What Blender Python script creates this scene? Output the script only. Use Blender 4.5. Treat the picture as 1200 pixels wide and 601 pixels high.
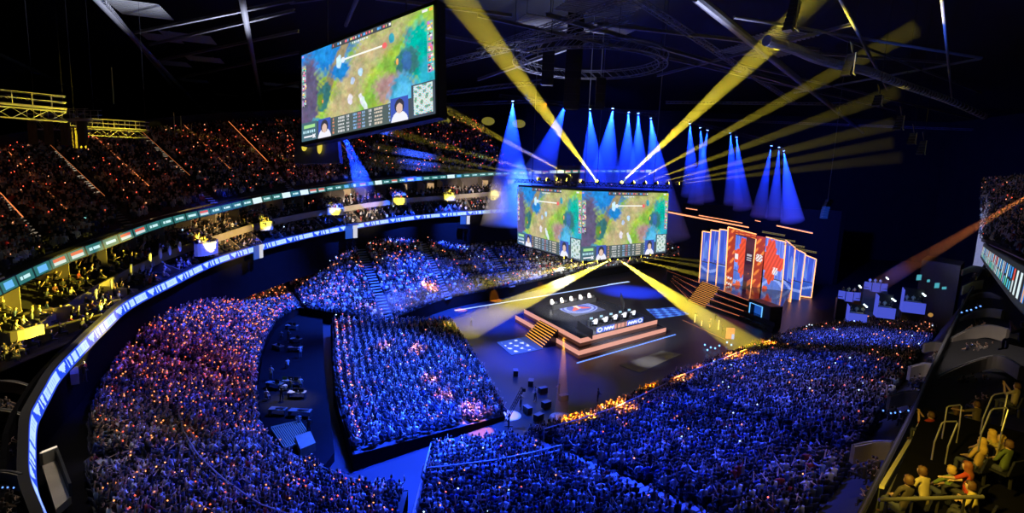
import bpy, math, random
import numpy as np
from mathutils import Vector, Matrix, Quaternion

random.seed(7)
rng = np.random.default_rng(11)
SC = bpy.context.scene
COL = SC.collection
for o in list(bpy.data.objects):
    bpy.data.objects.remove(o)

# ---------------------------------------------------------------- camera
F = 620.0
PITCH = math.radians(8.4)
ROLL = math.radians(2.36)
CAMH = 30.0
cam_d = bpy.data.cameras.new('camera')
cam_d.sensor_width = 36.0
cam_d.lens = F / 1200.0 * 36.0
cam_d.clip_start = 0.1
cam_d.clip_end = 600
cam = bpy.data.objects.new('camera', cam_d)
COL.objects.link(cam)
RM = Matrix.Rotation(math.pi / 2 - PITCH, 4, 'X') @ Matrix.Rotation(ROLL, 4, 'Z')
cam.matrix_world = Matrix.Translation((0, 0, CAMH)) @ RM
SC.camera = cam
R3 = RM.to_3x3()
EYE = Vector((0, 0, CAMH))

def at(px, py, d):
    """world point seen at pixel (px,py) of the photo, d metres in front of the camera"""
    return EYE + R3 @ Vector(((px - 600) / F * d, (300.5 - py) / F * d, -d))

def atz(px, py, z):
    r = R3 @ Vector(((px - 600) / F, (300.5 - py) / F, -1))
    return EYE + r * ((z - CAMH) / r.z)

# ---------------------------------------------------------------- world, exposure
w = bpy.data.worlds.new('world')
SC.world = w
w.use_nodes = True
w.node_tree.nodes['Background'].inputs[0].default_value = (0.25, 0.35, 1.0, 1)
w.node_tree.nodes['Background'].inputs[1].default_value = 0.004
SC.view_settings.view_transform = 'Standard'
SC.view_settings.look = 'None'
SC.view_settings.exposure = 0.0
SC.view_settings.gamma = 1.0
SC.view_settings.use_curve_mapping = False
SC.cycles.max_bounces = 4
SC.cycles.diffuse_bounces = 1
SC.cycles.glossy_bounces = 2
SC.cycles.transparent_max_bounces = 8
SC.cycles.volume_bounces = 0
SC.cycles.sample_clamp_indirect = 3.0
SC.cycles.use_denoising = True

# ---------------------------------------------------------------- lights
def spot(name, loc, target, color, power, angle, blend=0.35, radius=0.5):
    l = bpy.data.lights.new(name, 'SPOT')
    l.energy = power
    l.color = color
    l.spot_size = math.radians(angle)
    l.spot_blend = blend
    l.shadow_soft_size = radius
    o = bpy.data.objects.new(name, l)
    COL.objects.link(o)
    o.location = loc
    d = Vector(target) - Vector(loc)
    o.rotation_mode = 'QUATERNION'
    o.rotation_quaternion = d.to_track_quat('-Z', 'Y')
    return o

BLUE = (0.02, 0.085, 1.0)
DEEP = (0.01, 0.05, 1.0)
YEL = (1.0, 0.78, 0.05)
ORG = (1.0, 0.27, 0.01)
RED = (1.0, 0.08, 0.02)
# blue washes over the stands, hung from the roof grid around the centre of the hall
HUB = Vector((12, 92, 44))
# (target px, py, z), power, cone angle, colour
WASH = [
    ((510, 330), 6, 1.1e6, 26, BLUE), ((430, 345), 6, 1.1e6, 26, BLUE), ((600, 315), 6, 1.1e6, 24, BLUE), ((345, 340), 8, 5.0e5, 26, BLUE),
    ((380, 295), 12, 6.0e5, 20, BLUE), ((455, 282), 13, 8e5, 22, BLUE), ((525, 276), 14, 9e5, 22, BLUE), ((600, 272), 14, 9e5, 22, BLUE),
    ((450, 420), 3, 1.1e6, 34, BLUE), ((540, 455), 2, 7.0e5, 26, BLUE), ((460, 500), 3, 7.0e5, 28, BLUE),
    ((250, 370), 8, 2.4e5, 26, (0.04, 0.07, 1.0)), ((180, 440), 7, 0.7e5, 26, (0.08, 0.08, 1.0)), ((180, 540), 6, 1.4e5, 34, (0.02, 0.05, 1.0)), ((330, 600), 6, 1.6e5, 32, DEEP),
    ((560, 575), 6, 2.0e5, 30, DEEP), ((700, 560), 7, 2.8e5, 32, DEEP), ((820, 500), 6, 2.8e5, 30, DEEP), ((900, 440), 5, 2.8e5, 28, (0.04, 0.09, 1.0)), ((870, 570), 9, 1.2e5, 26, (0.04, 0.06, 1.0)),
    ((1010, 400), 5, 3.5e5, 24, (0.04, 0.09, 1.0)), ((960, 480), 8, 0.8e5, 26, (0.15, 0.17, 1.0)),
]
AXES = [(at(698.5, 211, 91), at(555, 20, 60)), (at(729.7, 212.5, 96), at(915, 40, 66)), (at(745, 212.5, 98), at(905, 125, 88)), (at(678.6, 211, 88), at(560, 148, 84))]
def clear_of_beams(src):
    # lamps are rigged at least five metres away from the axes of the main beams
    for _ in range(20):
        near_ = False
        for a, b in AXES:
            d = (b - a).normalized(); r = (src - a) - d * (src - a).dot(d)
            if r.length < 5: src = src + r.normalized() * 1.0; near_ = True
        if not near_: break
    return src
for (p, z, pw, an, c) in WASH:
    tgt = atz(p[0], p[1], z)
    src = Vector((HUB.x, HUB.y, 46)).lerp(Vector((tgt.x, tgt.y, 46)), 0.62)
    spot('blue_wash_light', clear_of_beams(src), tgt, c, pw * .95, an * (1.4 if z < 11 else .9), 1.0, 0.6)
# blue pools on the event floor
for (p, pw, an) in [((572, 372), 1.1e6, 24), ((610, 420), 1.0e6, 18), ((500, 535), 1.2e6, 22), ((740, 342), 2.0e6, 18), ((665, 450), 2e5, 14)]:
    tgt = atz(p[0], p[1], 0)
    spot('blue_floor_light', clear_of_beams(HUB.lerp(Vector((tgt.x, tgt.y, 46)), 0.9)), tgt, DEEP, pw * 1.1, an * 1.5, 1.0, 0.4)
# dark red wash where the red wristbands glow, upper stand and west bowl
spot('red_wash_light', at(300, 60, 80), at(120, 230, 70), (1, 0.12, 0.05), 1.5e3, 60, 0.6, 1)
spot('red_wash_light', at(420, 60, 100), at(320, 180, 105), (1, 0.2, 0.1), 1.5e3, 70, 0.6, 1)
spot('red_wash_light', HUB, atz(225, 425, 6), (1, 0.05, 0.03), 4.5e4, 15, 0.8, 1)
# amber flame effect spots on blocks of the crowd
for (p, z, an, pw) in [((678, 505), 2, 3.6, 3.2e5), ((714, 486), 2, 3.8, 3.0e5), ((736, 495), 3, 2.4, 2.6e5), ((760, 460), 2, 3.0, 1.2e5), ((800, 452), 3, 2.8, 1.2e5),
                       ((862, 428), 2.5, 2.6, 1.6e5), ((880, 424), 2.5, 2.2, 1.6e5), ((820, 440), 2, 2.0, 1.0e5), ((905, 410), 2.5, 2.2, .9e5),
                       ((490, 405), 3, 2.4, 1.4e5), ((505, 438), 3, 2.2, 1.4e5), ((520, 462), 2.5, 2.2, 1.5e5), ((548, 484), 1.5, 2.2, 1.6e5), ((452, 398), 4, 1.8, 1.2e5),
                       ((500, 342), 4, 3.4, 1.5e5), ((585, 335), 4, 2.6, 1.2e5), ((545, 347), 3.5, 2.2, 1.2e5), ((640, 325), 4, 3, 1e5), ((566, 495), 1, 2.2, 1.0e5)]:
    tgt = atz(p[0], p[1], z)
    spot('amber_crowd_light', clear_of_beams(HUB.lerp(Vector((tgt.x, tgt.y, 40)), 0.5)), tgt, ORG, pw * 14.0, an * 1.7, 0.3, 0.15)
# yellow spots on the club balconies and the near box, as the moving heads throw them
YSRC = Vector((4, 80, 25))
for (p, d, an, pw) in [((120, 318), 57, 9, 1.1e5), ((60, 365), 52, 9, 1.1e5), ((10, 405), 48, 8, 1.0e5), ((35, 385), 50, 6, .8e5), ((85, 352), 54, 5, .8e5), ((105, 338), 56, 5, .8e5), ((150, 314), 62, 5, .8e5), ((60, 330), 50, 7, .6e5), ((237, 284), 79, 3.4, 1.8e5), ((188, 292), 68, 3.2, .8e5),
                       ((311, 261), 95, 3.0, 2.2e5), ((392, 245), 114, 3.0, 2.4e5), ((468, 233.5), 129, 3.0, 3.0e5), ((527, 229.5), 140, 3.0, 3.2e5), ((582, 225), 147, 3.0, 3.2e5),
                       ((1140, 336), 74, 2.4, .6e5)]:
    spot('yellow_balcony_light', YSRC if p[0] < 500 else Vector((-5, 82, 25)), at(p[0], p[1], d), YEL, pw * (5.0 if p[0] < 240 else 1.8), an, 0.3, 0.3)
spot('yellow_box_light', at(985, 330, 9.5), at(1135, 540, 13.8), (1, .66, .06), 3800, 48, 0.6, 0.15)
spot('yellow_box_light', at(980, 380, 40), at(1060, 520, 20), (1, .68, .1), 1200, 10, 0.5, 0.2)
# yellow lamp on the roof catwalk, west side
spot('yellow_catwalk_light', at(250, 250, 55), at(20, 115, 46), YEL, 4e4, 40, 0.7, 0.3)
spot('yellow_catwalk_light', at(330, 230, 70), at(120, 150, 70), YEL, 1.3e5, 26, 0.7, 0.3)
spot('yellow_array_light', at(800, 190, 80), at(1000, 80, 62), YEL, 6e5, 34, 0.7, 0.3)
# cool working light on the steelwork of the roof
spot('roof_light', at(330, 170, 75), at(230, 40, 70), (0.75, 0.8, 1.0), 9.0e4, 75, 0.9, 2)
spot('roof_light', at(620, 190, 90), at(640, 40, 90), (0.6, 0.65, 1.0), 5.0e4, 80, 0.9, 2)
spot('roof_light', at(850, 170, 70), at(880, 50, 60), (0.6, 0.65, 1.0), 3.5e4, 60, 0.9, 2)
spot('roof_light', at(960, 150, 60), at(1050, 80, 60), (0.05, 0.15, 1.0), 1.2e5, 60, 0.9, 2)
spot('roof_light', at(930, 170, 60), at(980, 125, 60), (0.03, 0.2, 1.0), 5.0e4, 16, 0.9, 1)
# soft fill lamps added for the boxes
spot('box_fill', at(1085, 230, 42), at(1130, 390, 46), (1, .85, .75), 5000, 50, 0.8, 2)
spot('pillar_fill', at(1050, 270, 70), at(1146, 285, 90), (.55, .6, 1.0), 5e4, 26, 0.9, 1)  # lamp added to bring out the grey column
spot('box_fill', at(1000, 250, 30), at(1060, 520, 28), (1, .8, .65), 1500, 80, 0.8, 2)
spot('box_fill', at(120, 150, 40), at(40, 500, 36), (1, .85, .7), 6000, 80, 0.8, 2)
spot('box_fill', YSRC, at(290, 275, 88), (1, .66, .22), 1.8e5, 16, 0.8, 1)
spot('box_fill', YSRC, at(430, 244, 122), (1, .8, .6), 2.2e5, 14, 0.8, 1)
spot('box_fill', YSRC, at(560, 232, 145), (1, .8, .6), 2.2e5, 14, 0.8, 1)
spot('pit_light', at(340, 250, 70), atz(340, 460, 2), (1, .95, .8), 4.0e4, 18, 0.8, 1)
spot('landing_light', at(150, 350, 40), atz(80, 570, 6), (1, .9, .75), 1500, 20, 0.8, 1)
# white key light on the two teams
spot('stage_key_light', at(706, 318, 82), atz(720, 373, 4), (0.85, 0.9, 1.0), 1.0e5, 60, 0.8, 0.5)
spot('stage_key_light', at(655, 316, 90), atz(670, 352, 4), (1.0, 1.0, 0.85), 1.6e5, 50, 0.8, 0.5)
spot('floor_patch_light', at(760, 320, 80), atz(760, 424, 0), (0.8, 0.8, 0.9), 1.2e4, 22, 1.0, 0.2)
spot('haze_fill_light', at(930, 200, 110), at(1010, 270, 170), (0.03, 0.06, 1.0), 1.3e5, 70, 0.9, 1)  # added pair: blue on the back walls stands in for lit haze
spot('haze_fill_light', at(700, 110, 150), at(700, 170, 195), (0.02, 0.05, 1.0), 1.2e5, 60, 0.9, 1)
spot('booth_light', at(1000, 240, 110), atz(1030, 362, 1), (0.2, 0.3, 1.0), 8e4, 24, 0.5, 0.5)

# ---------------------------------------------------------------- materials
MATS = {}
def mat(name, color=(.5, .5, .5), rough=.7, metal=0., noise=0., scale=3., coat=0., spec=.5, bump=0.):
    if name in MATS:
        return MATS[name]
    m = bpy.data.materials.new(name)
    m.use_nodes = True
    nt = m.node_tree
    b = nt.nodes['Principled BSDF']
    b.inputs['Base Color'].default_value = (*color, 1)
    b.inputs['Roughness'].default_value = rough
    b.inputs['Metallic'].default_value = metal
    b.inputs['Specular IOR Level'].default_value = spec
    b.inputs['Coat Weight'].default_value = coat
    if noise or bump:
        tc = nt.nodes.new('ShaderNodeTexCoord')
        n = nt.nodes.new('ShaderNodeTexNoise')
        n.inputs['Scale'].default_value = scale
        n.inputs['Detail'].default_value = 4
        nt.links.new(tc.outputs['Object'], n.inputs['Vector'])
        if noise:
            mr = nt.nodes.new('ShaderNodeMapRange')
            mr.inputs['To Min'].default_value = 1 - noise
            mr.inputs['To Max'].default_value = 1 + noise
            nt.links.new(n.outputs['Fac'], mr.inputs['Value'])
            mx = nt.nodes.new('ShaderNodeVectorMath')
            mx.operation = 'SCALE'
            mx.inputs[0].default_value = color
            nt.links.new(mr.outputs[0], mx.inputs['Scale'])
            nt.links.new(mx.outputs[0], b.inputs['Base Color'])
        if bump:
            bp = nt.nodes.new('ShaderNodeBump')
            bp.inputs['Strength'].default_value = bump
            nt.links.new(n.outputs['Fac'], bp.inputs['Height'])
            nt.links.new(bp.outputs[0], b.inputs['Normal'])
    MATS[name] = m
    return m

def emis(name, color, strength, sample=False):
    if name in MATS:
        return MATS[name]
    m = bpy.data.materials.new(name)
    m.use_nodes = True
    b = m.node_tree.nodes['Principled BSDF']
    b.inputs['Base Color'].default_value = (0.02, 0.02, 0.02, 1)
    b.inputs['Emission Color'].default_value = (*color, 1)
    b.inputs['Emission Strength'].default_value = strength
    m.cycles.emission_sampling = 'AUTO' if sample else 'NONE'
    MATS[name] = m
    return m

def attr_mat(name, emit=0.0, rough=.8, sample=False, obj_color=False):
    """material whose colour is the mesh's own colour attribute 'col'"""
    if name in MATS:
        return MATS[name]
    m = bpy.data.materials.new(name)
    m.use_nodes = True
    nt = m.node_tree
    b = nt.nodes['Principled BSDF']
    b.inputs['Roughness'].default_value = rough
    if obj_color:
        a = nt.nodes.new('ShaderNodeObjectInfo')
        out = a.outputs['Color']
    else:
        a = nt.nodes.new('ShaderNodeAttribute')
        a.attribute_name = 'col'
        out = a.outputs['Color']
    if emit:
        b.inputs['Base Color'].default_value = (.02, .02, .02, 1)
        nt.links.new(out, b.inputs['Emission Color'])
        b.inputs['Emission Strength'].default_value = emit
    else:
        nt.links.new(out, b.inputs['Base Color'])
    m.cycles.emission_sampling = 'FRONT' if sample else 'NONE'
    MATS[name] = m
    return m

# ---------------------------------------------------------------- mesh helpers
class MB:
    """collects shapes and links them as ONE mesh object"""
    def __init__(s):
        s.v = []; s.f = []; s.mi = []; s.m = 0
    def add(s, vs, fs):
        n = len(s.v)
        s.v += [tuple(v) for v in vs]
        for f in fs:
            s.f.append([i + n for i in f]); s.mi.append(s.m)
        return s
    def hexa(s, p):   # 8 corners: 0-3 bottom loop, 4-7 top loop
        return s.add(p, [(3, 2, 1, 0), (4, 5, 6, 7), (0, 1, 5, 4), (1, 2, 6, 5), (2, 3, 7, 6), (3, 0, 4, 7)])
    def box(s, c, ax, ay, az):   # centre bottom face c, half axes ax, ay, full up az
        c = Vector(c); ax = Vector(ax); ay = Vector(ay); az = Vector(az)
        b = [c - ax - ay, c + ax - ay, c + ax + ay, c - ax + ay]
        return s.hexa(b + [q + az for q in b])
    def cbox(s, c, x, y, z, rz=0.0):   # centred box, full sizes, turned by rz
        ca, sa = math.cos(rz), math.sin(rz)
        return s.box(Vector(c) - Vector((0, 0, z / 2)), (ca * x / 2, sa * x / 2, 0), (-sa * y / 2, ca * y / 2, 0), (0, 0, z))
    def tube(s, p0, p1, r, n=6, r1=None, cap=True):
        p0 = Vector(p0); p1 = Vector(p1); r1 = r if r1 is None else r1
        d = (p1 - p0)
        if d.length < 1e-6: return s
        q = d.to_track_quat('Z', 'Y')
        vs = []
        for (p, rr) in ((p0, r), (p1, r1)):
            for k in range(n):
                a = 2 * math.pi * (k + .5) / n
                vs.append(p + q @ Vector((math.cos(a) * rr, math.sin(a) * rr, 0)))
        fs = [(k, (k + 1) % n, n + (k + 1) % n, n + k) for k in range(n)]
        if cap:
            fs += [tuple(range(n - 1, -1, -1)), tuple(range(n, 2 * n))]
        return s.add(vs, fs)
    def path(s, pts, r, n=6):
        pts = [Vector(p) for p in pts]
        base = len(s.v)
        for i, p in enumerate(pts):
            d = (pts[min(i + 1, len(pts) - 1)] - pts[max(i - 1, 0)])
            q = d.to_track_quat('Z', 'Y')
            for k in range(n):
                a = 2 * math.pi * (k + .5) / n
                s.v.append(tuple(p + q @ Vector((math.cos(a) * r, math.sin(a) * r, 0))))
        for i in range(len(pts) - 1):
            for k in range(n):
                s.f.append([base + i * n + k, base + i * n + (k + 1) % n, base + (i + 1) * n + (k + 1) % n, base + (i + 1) * n + k]); s.mi.append(s.m)
        s.f.append([base + k for k in range(n - 1, -1, -1)]); s.mi.append(s.m)
        s.f.append([base + (len(pts) - 1) * n + k for k in range(n)]); s.mi.append(s.m)
        return s
    def ball(s, c, r, n=8, m=5, sc=(1, 1, 1)):
        c = Vector(c)
        vs = [c + Vector((0, 0, r * sc[2]))]
        for j in range(1, m):
            t = math.pi * j / m
            for k in range(n):
                a = 2 * math.pi * k / n
                vs.append(c + Vector((math.sin(t) * math.cos(a) * r * sc[0], math.sin(t) * math.sin(a) * r * sc[1], math.cos(t) * r * sc[2])))
        vs.append(c - Vector((0, 0, r * sc[2])))
        fs = [(0, 1 + k, 1 + (k + 1) % n) for k in range(n)]
        for j in range(m - 2):
            for k in range(n):
                a = 1 + j * n + k; b = 1 + j * n + (k + 1) % n
                fs.append((a, a + n, b + n, b))
        L = len(vs) - 1; o = 1 + (m - 2) * n
        fs += [(o + k, L, o + (k + 1) % n) for k in range(n)]
        return s.add(vs, fs)
    def slab(s, poly, up):   # polygon swept by vector up
        up = Vector(up); n = len(poly)
        poly = [Vector(p) for p in poly]
        vs = poly + [p + up for p in poly]
        fs = [tuple(range(n - 1, -1, -1)), tuple(range(n, 2 * n))] + [(k, (k + 1) % n, n + (k + 1) % n, n + k) for k in range(n)]
        return s.add(vs, fs)
    def wall(s, pts, h, t, inward=None):   # upright wall along a polyline, h up, t thick
        pts = [Vector(p) for p in pts]
        n = len(pts)
        nrm = []
        for i in range(n):
            d = pts[min(i + 1, n - 1)] - pts[max(i - 1, 0)]
            v = Vector((-d.y, d.x, 0))
            nrm.append(v.normalized() if v.length > 1e-9 else Vector((1, 0, 0)))
        hs = h if isinstance(h, (list, tuple)) else [h] * n
        base = []
        for i, p in enumerate(pts):
            a = p + nrm[i] * t / 2; b = p - nrm[i] * t / 2; u = Vector((0, 0, hs[i]))
            base += [a, b, b + u, a + u]
        fs = []
        for i in range(n - 1):
            o = i * 4
            for k in range(4):
                fs.append((o + k, o + (k + 1) % 4, o + 4 + (k + 1) % 4, o + 4 + k))
        fs += [(3, 2, 1, 0), (4 * n - 4, 4 * n - 3, 4 * n - 2, 4 * n - 1)]
        return s.add(base, fs)
    def truss(s, p0, p1, wd, r=.05, step=None, flat=False):
        """box truss: four chords and zigzag lacing"""
        p0 = Vector(p0); p1 = Vector(p1); d = p1 - p0; L = d.length; d.normalize()
        side = d.cross(Vector((0, 0, 1)))
        if side.length < .1: side = Vector((1, 0, 0))
        side.normalize(); up = side.cross(d).normalized()
        h = wd / 2
        cs = [side * h + up * h, -side * h + up * h, -side * h - up * h, side * h - up * h]
        for c in cs: s.tube(p0 + c, p1 + c, r, 4)
        n = max(2, int(L / (step or wd * 1.2)))
        for i in range(n):
            a = p0 + d * (L * i / n); b = p0 + d * (L * (i + 1) / n)
            for k in range(4):
                c0, c1 = cs[k], cs[(k + 1) % 4]
                if i % 2: c0, c1 = c1, c0
                s.tube(a + c0, b + c1, r * .6, 3, cap=False)
        return s
    def mesh(s, name, mats):
        me = bpy.data.meshes.new(name)
        me.from_pydata(s.v, [], s.f)
        for m in (mats if isinstance(mats, (list, tuple)) else [mats]):
            me.materials.append(m)
        if any(s.mi): me.polygons.foreach_set('material_index', s.mi)
        me.update()
        return me
    def build(s, name, mats, parent=None, smooth=False, loc=None):
        if loc is not None:
            L = Vector(loc); s.v = [tuple(Vector(v) - L) for v in s.v]
        me = s.mesh(name, mats)
        if smooth: me.shade_smooth()
        return link(name, me, parent, loc)

def link(name, data, parent=None, loc=None):
    o = bpy.data.objects.new(name, data)
    COL.objects.link(o)
    if parent is not None: o.parent = parent
    if loc is not None: o.location = loc
    return o

def tag(o, label=None, cat=None, group=None, kind=None):
    if label: o['label'] = label
    if cat: o['category'] = cat
    if group: o['group'] = group
    if kind: o['kind'] = kind
    return o

def thing(name, loc, label, cat, group=None, rz=0.0):
    o = link(name, None, None, loc)
    o.rotation_euler = (0, 0, rz)
    return tag(o, label, cat, group)

def struct(o, label=None):
    return tag(o, label, None, None, 'structure')

def copy_tree(o, parent=None):
    c = o.copy(); COL.objects.link(c)
    if parent is not None: c.parent = parent
    for ch in o.children:
        copy_tree(ch, c)
    return c

def basis(fwd):
    """rotation whose +Y is fwd flattened to the ground"""
    return math.atan2(-fwd.x, fwd.y)

def lerp_list(pts, n):
    """resample a polyline to n points per knot with Catmull-Rom smoothing"""
    out = []
    P = [Vector(p) for p in pts]
    for i in range(len(P) - 1):
        p0 = P[max(i - 1, 0)]; p1 = P[i]; p2 = P[i + 1]; p3 = P[min(i + 2, len(P) - 1)]
        for k in range(n):
            t = k / n
            out.append(.5 * ((2 * p1) + (p2 - p0) * t + (2 * p0 - 5 * p1 + 4 * p2 - p3) * t * t + (3 * p1 - p0 - 3 * p2 + p3) * t ** 3))
    out.append(P[-1])
    return out

def painted_grid(name, corners, nu, nv, cols, material, parent=None):
    """flat screen face: a grid of coloured cells between four corners TL,TR,BR,BL; cols[nv][nu] rgb, row 0 at the top"""
    TL, TR, BR, BL = [np.array(c) for c in corners]
    u = np.linspace(0, 1, nu + 1)[None, :, None]; v = np.linspace(0, 1, nv + 1)[:, None, None]
    P = (TL * (1 - u) + TR * u) * (1 - v) + (BL * (1 - u) + BR * u) * v
    P = P.reshape(-1, 3)
    i = np.arange(nu * nv); r = i // nu; c = i % nu
    a = r * (nu + 1) + c
    Fc = np.stack([a, a + nu + 1, a + nu + 2, a + 1], 1)
    me = np_mesh(name, P, Fc, np.asarray(cols).reshape(-1, 3))
    me.materials.append(material)
    return link(name, me, parent)

def np_mesh(name, V, Fq, face_col=None):
    """mesh from numpy arrays of quads (a triangle repeats no vertex: all quads)"""
    me = bpy.data.meshes.new(name)
    nf, k = Fq.shape
    me.vertices.add(len(V)); me.vertices.foreach_set('co', np.ascontiguousarray(V, dtype=np.float32).ravel())
    me.loops.add(nf * k); me.loops.foreach_set('vertex_index', np.ascontiguousarray(Fq, dtype=np.int32).ravel())
    me.polygons.add(nf)
    me.polygons.foreach_set('loop_start', np.arange(0, nf * k, k, dtype=np.int32))
    me.polygons.foreach_set('loop_total', np.full(nf, k, dtype=np.int32))
    me.update(calc_edges=True)
    if face_col is not None:
        at_ = me.color_attributes.new('col', 'FLOAT_COLOR', 'CORNER')
        c = np.ones((nf, 4), dtype=np.float32); c[:, :3] = face_col
        at_.data.foreach_set('color', np.repeat(c, k, axis=0).ravel())
    return me

# ================================================================ the hall
def noise_mat(n, c, r=.85, s=.4): return mat(n, c, r, noise=.35, scale=s, bump=.1)
M_floor = mat('event_floor', (.03, .03, .036), .38, noise=.3, scale=.25)
M_conc = noise_mat('terrace_concrete', (.035, .035, .04))
M_dark = noise_mat('dark_paint', (.025, .025, .03))
M_shade = mat('shade_black', (.006, .006, .008), .95, noise=.3, scale=1, spec=.05)  # near-black colour holds the shade under the ribbon and in the pit
M_black = mat('black_cloth', (.012, .012, .014), .9, noise=.3, scale=1)
M_room = mat('dark_hall_wall', (.03, .03, .035), .9, noise=.3, scale=.2)
M_pale = noise_mat('pale_partition', (.42, .37, .32))
M_cream = noise_mat('cream_plaster', (.55, .5, .42))
M_steel = mat('painted_steel', (.22, .22, .24), .5, metal=.3, noise=.2, scale=2)
M_chrome = mat('bright_handrail', (.6, .6, .6), .3, metal=.8, noise=.1, scale=4)
M_blackm = mat('black_metal', (.03, .03, .035), .45, metal=.2, noise=.2, scale=5)
M_seat = mat('seat_plastic', (.012, .014, .03), .6, noise=.2, scale=2)
M_glass = mat('balustrade_glass', (.5, .6, .65), .05)
M_glass.node_tree.nodes['Principled BSDF'].inputs['Alpha'].default_value = .12
M_led = attr_mat('led_face', 1.0, sample=False)
M_led_s = attr_mat('led_screen', 1.0, sample=True)

def quad_struct(name, pts, m, thick=.3):
    return struct(MB().slab(pts, (0, 0, -thick)).build(name, m))
quad_struct('floor', [(-170, -40, 0), (190, -40, 0), (190, 240, 0), (-170, 240, 0)], M_floor, .5)
quad_struct('ceiling', [(-170, -40, 62), (190, -40, 62), (190, 240, 62), (-170, 240, 62)], M_black, -.5)
for nm, a, b in (('wall_back', (-170, 240), (190, 240)), ('wall_left', (-170, -40), (-170, 240)), ('wall_right', (190, 240), (190, -40)), ('wall_front', (190, -40), (-170, -40))):
    struct(MB().wall([(*a, 0), (*b, 0)], 62, .6).build(nm, M_room))

CEN = Vector((14, 92, 0))
def inward(p):
    v = Vector((CEN.x - p.x, CEN.y - p.y, 0)); return v.normalized()
def AT(l): return [at(*p) for p in l]

# ---------------------------------------------------------------- seating sections
def PZ(l): return [atz(*p) for p in l]
A_F = PZ([(350, 360, 2.5), (400, 368, 2.5), (455, 374, 2.5), (525, 350, 2.5), (600, 336, 2.5), (665, 322, 2.5), (740, 310, 2.5), (800, 300, 2.5)])
A_B = AT([(310, 303, 118), (366, 290, 121), (418, 280, 126), (487, 267, 142), (553, 262, 160), (620, 260, 175), (700, 258, 190), (765, 256, 200)])
B_F = PZ([(350, 360, 2.5), (322, 378, 2.5), (303, 415, 3), (297, 455, 3), (302, 500, 3), (325, 535, 3), (372, 558, 3), (425, 576, 2.5), (478, 574, 2.0)])
B_B = AT([(310, 303, 118), (255, 322, 98), (200, 356, 76), (152, 408, 62), (116, 465, 52), (104, 530, 42), (112, 610, 33), (200, 720, 26), (425, 780, 22)])
C_F = PZ([(528, 378, .6), (562, 432, .6), (592, 487, .6)])
C_B = PZ([(388, 378, 2.8), (392, 455, 2.4), (415, 533, 1.8)])
D_F = PZ([(505, 530, 1.5), (560, 523, 1.5), (612, 514, 1.5), (700, 488, 1.5), (770, 455, 1.5), (850, 422, 1.5), (930, 393, 1.5), (1000, 380, 1.5), (1075, 378, 1.5)])
D_B = AT([(450, 760, 22), (680, 740, 22), (900, 645, 26), (960, 600, 30), (1000, 545, 36), (1030, 495, 46), (1060, 445, 62), (1085, 410, 85), (1097, 393, 105)])
E_F = AT([(-60, 358, 34), (0, 327, 41), (60, 300, 50), (150, 264, 62), (250, 238, 76), (340, 222, 95), (430, 210, 118), (520, 203, 136), (600, 199, 146)])
E_B = AT([(-190, 225, 56), (-110, 205, 65), (-40, 190, 76), (55, 172, 92), (165, 158, 108), (268, 147, 124), (374, 141, 148), (470, 139, 166), (560, 141, 176)])
G_F = AT([(1150, 283, 85), (1163, 288, 62), (1182, 298, 45), (1215, 318, 33), (1270, 350, 25)])
G_B = AT([(1150, 215, 105), (1190, 215, 85), (1240, 215, 62), (1300, 220, 46), (1380, 230, 36)])

PS = 1.25       # size of a person in hall units
PEOPLE = []     # (x, y, z, yaw, section)
def smooth_pair(Fp, Bp, n):
    return lerp_list(Fp, n), lerp_list(Bp, n)
def interp(P, s):
    i = min(int(s), len(P) - 2); return P[i].lerp(P[i + 1], s - i)

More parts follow.
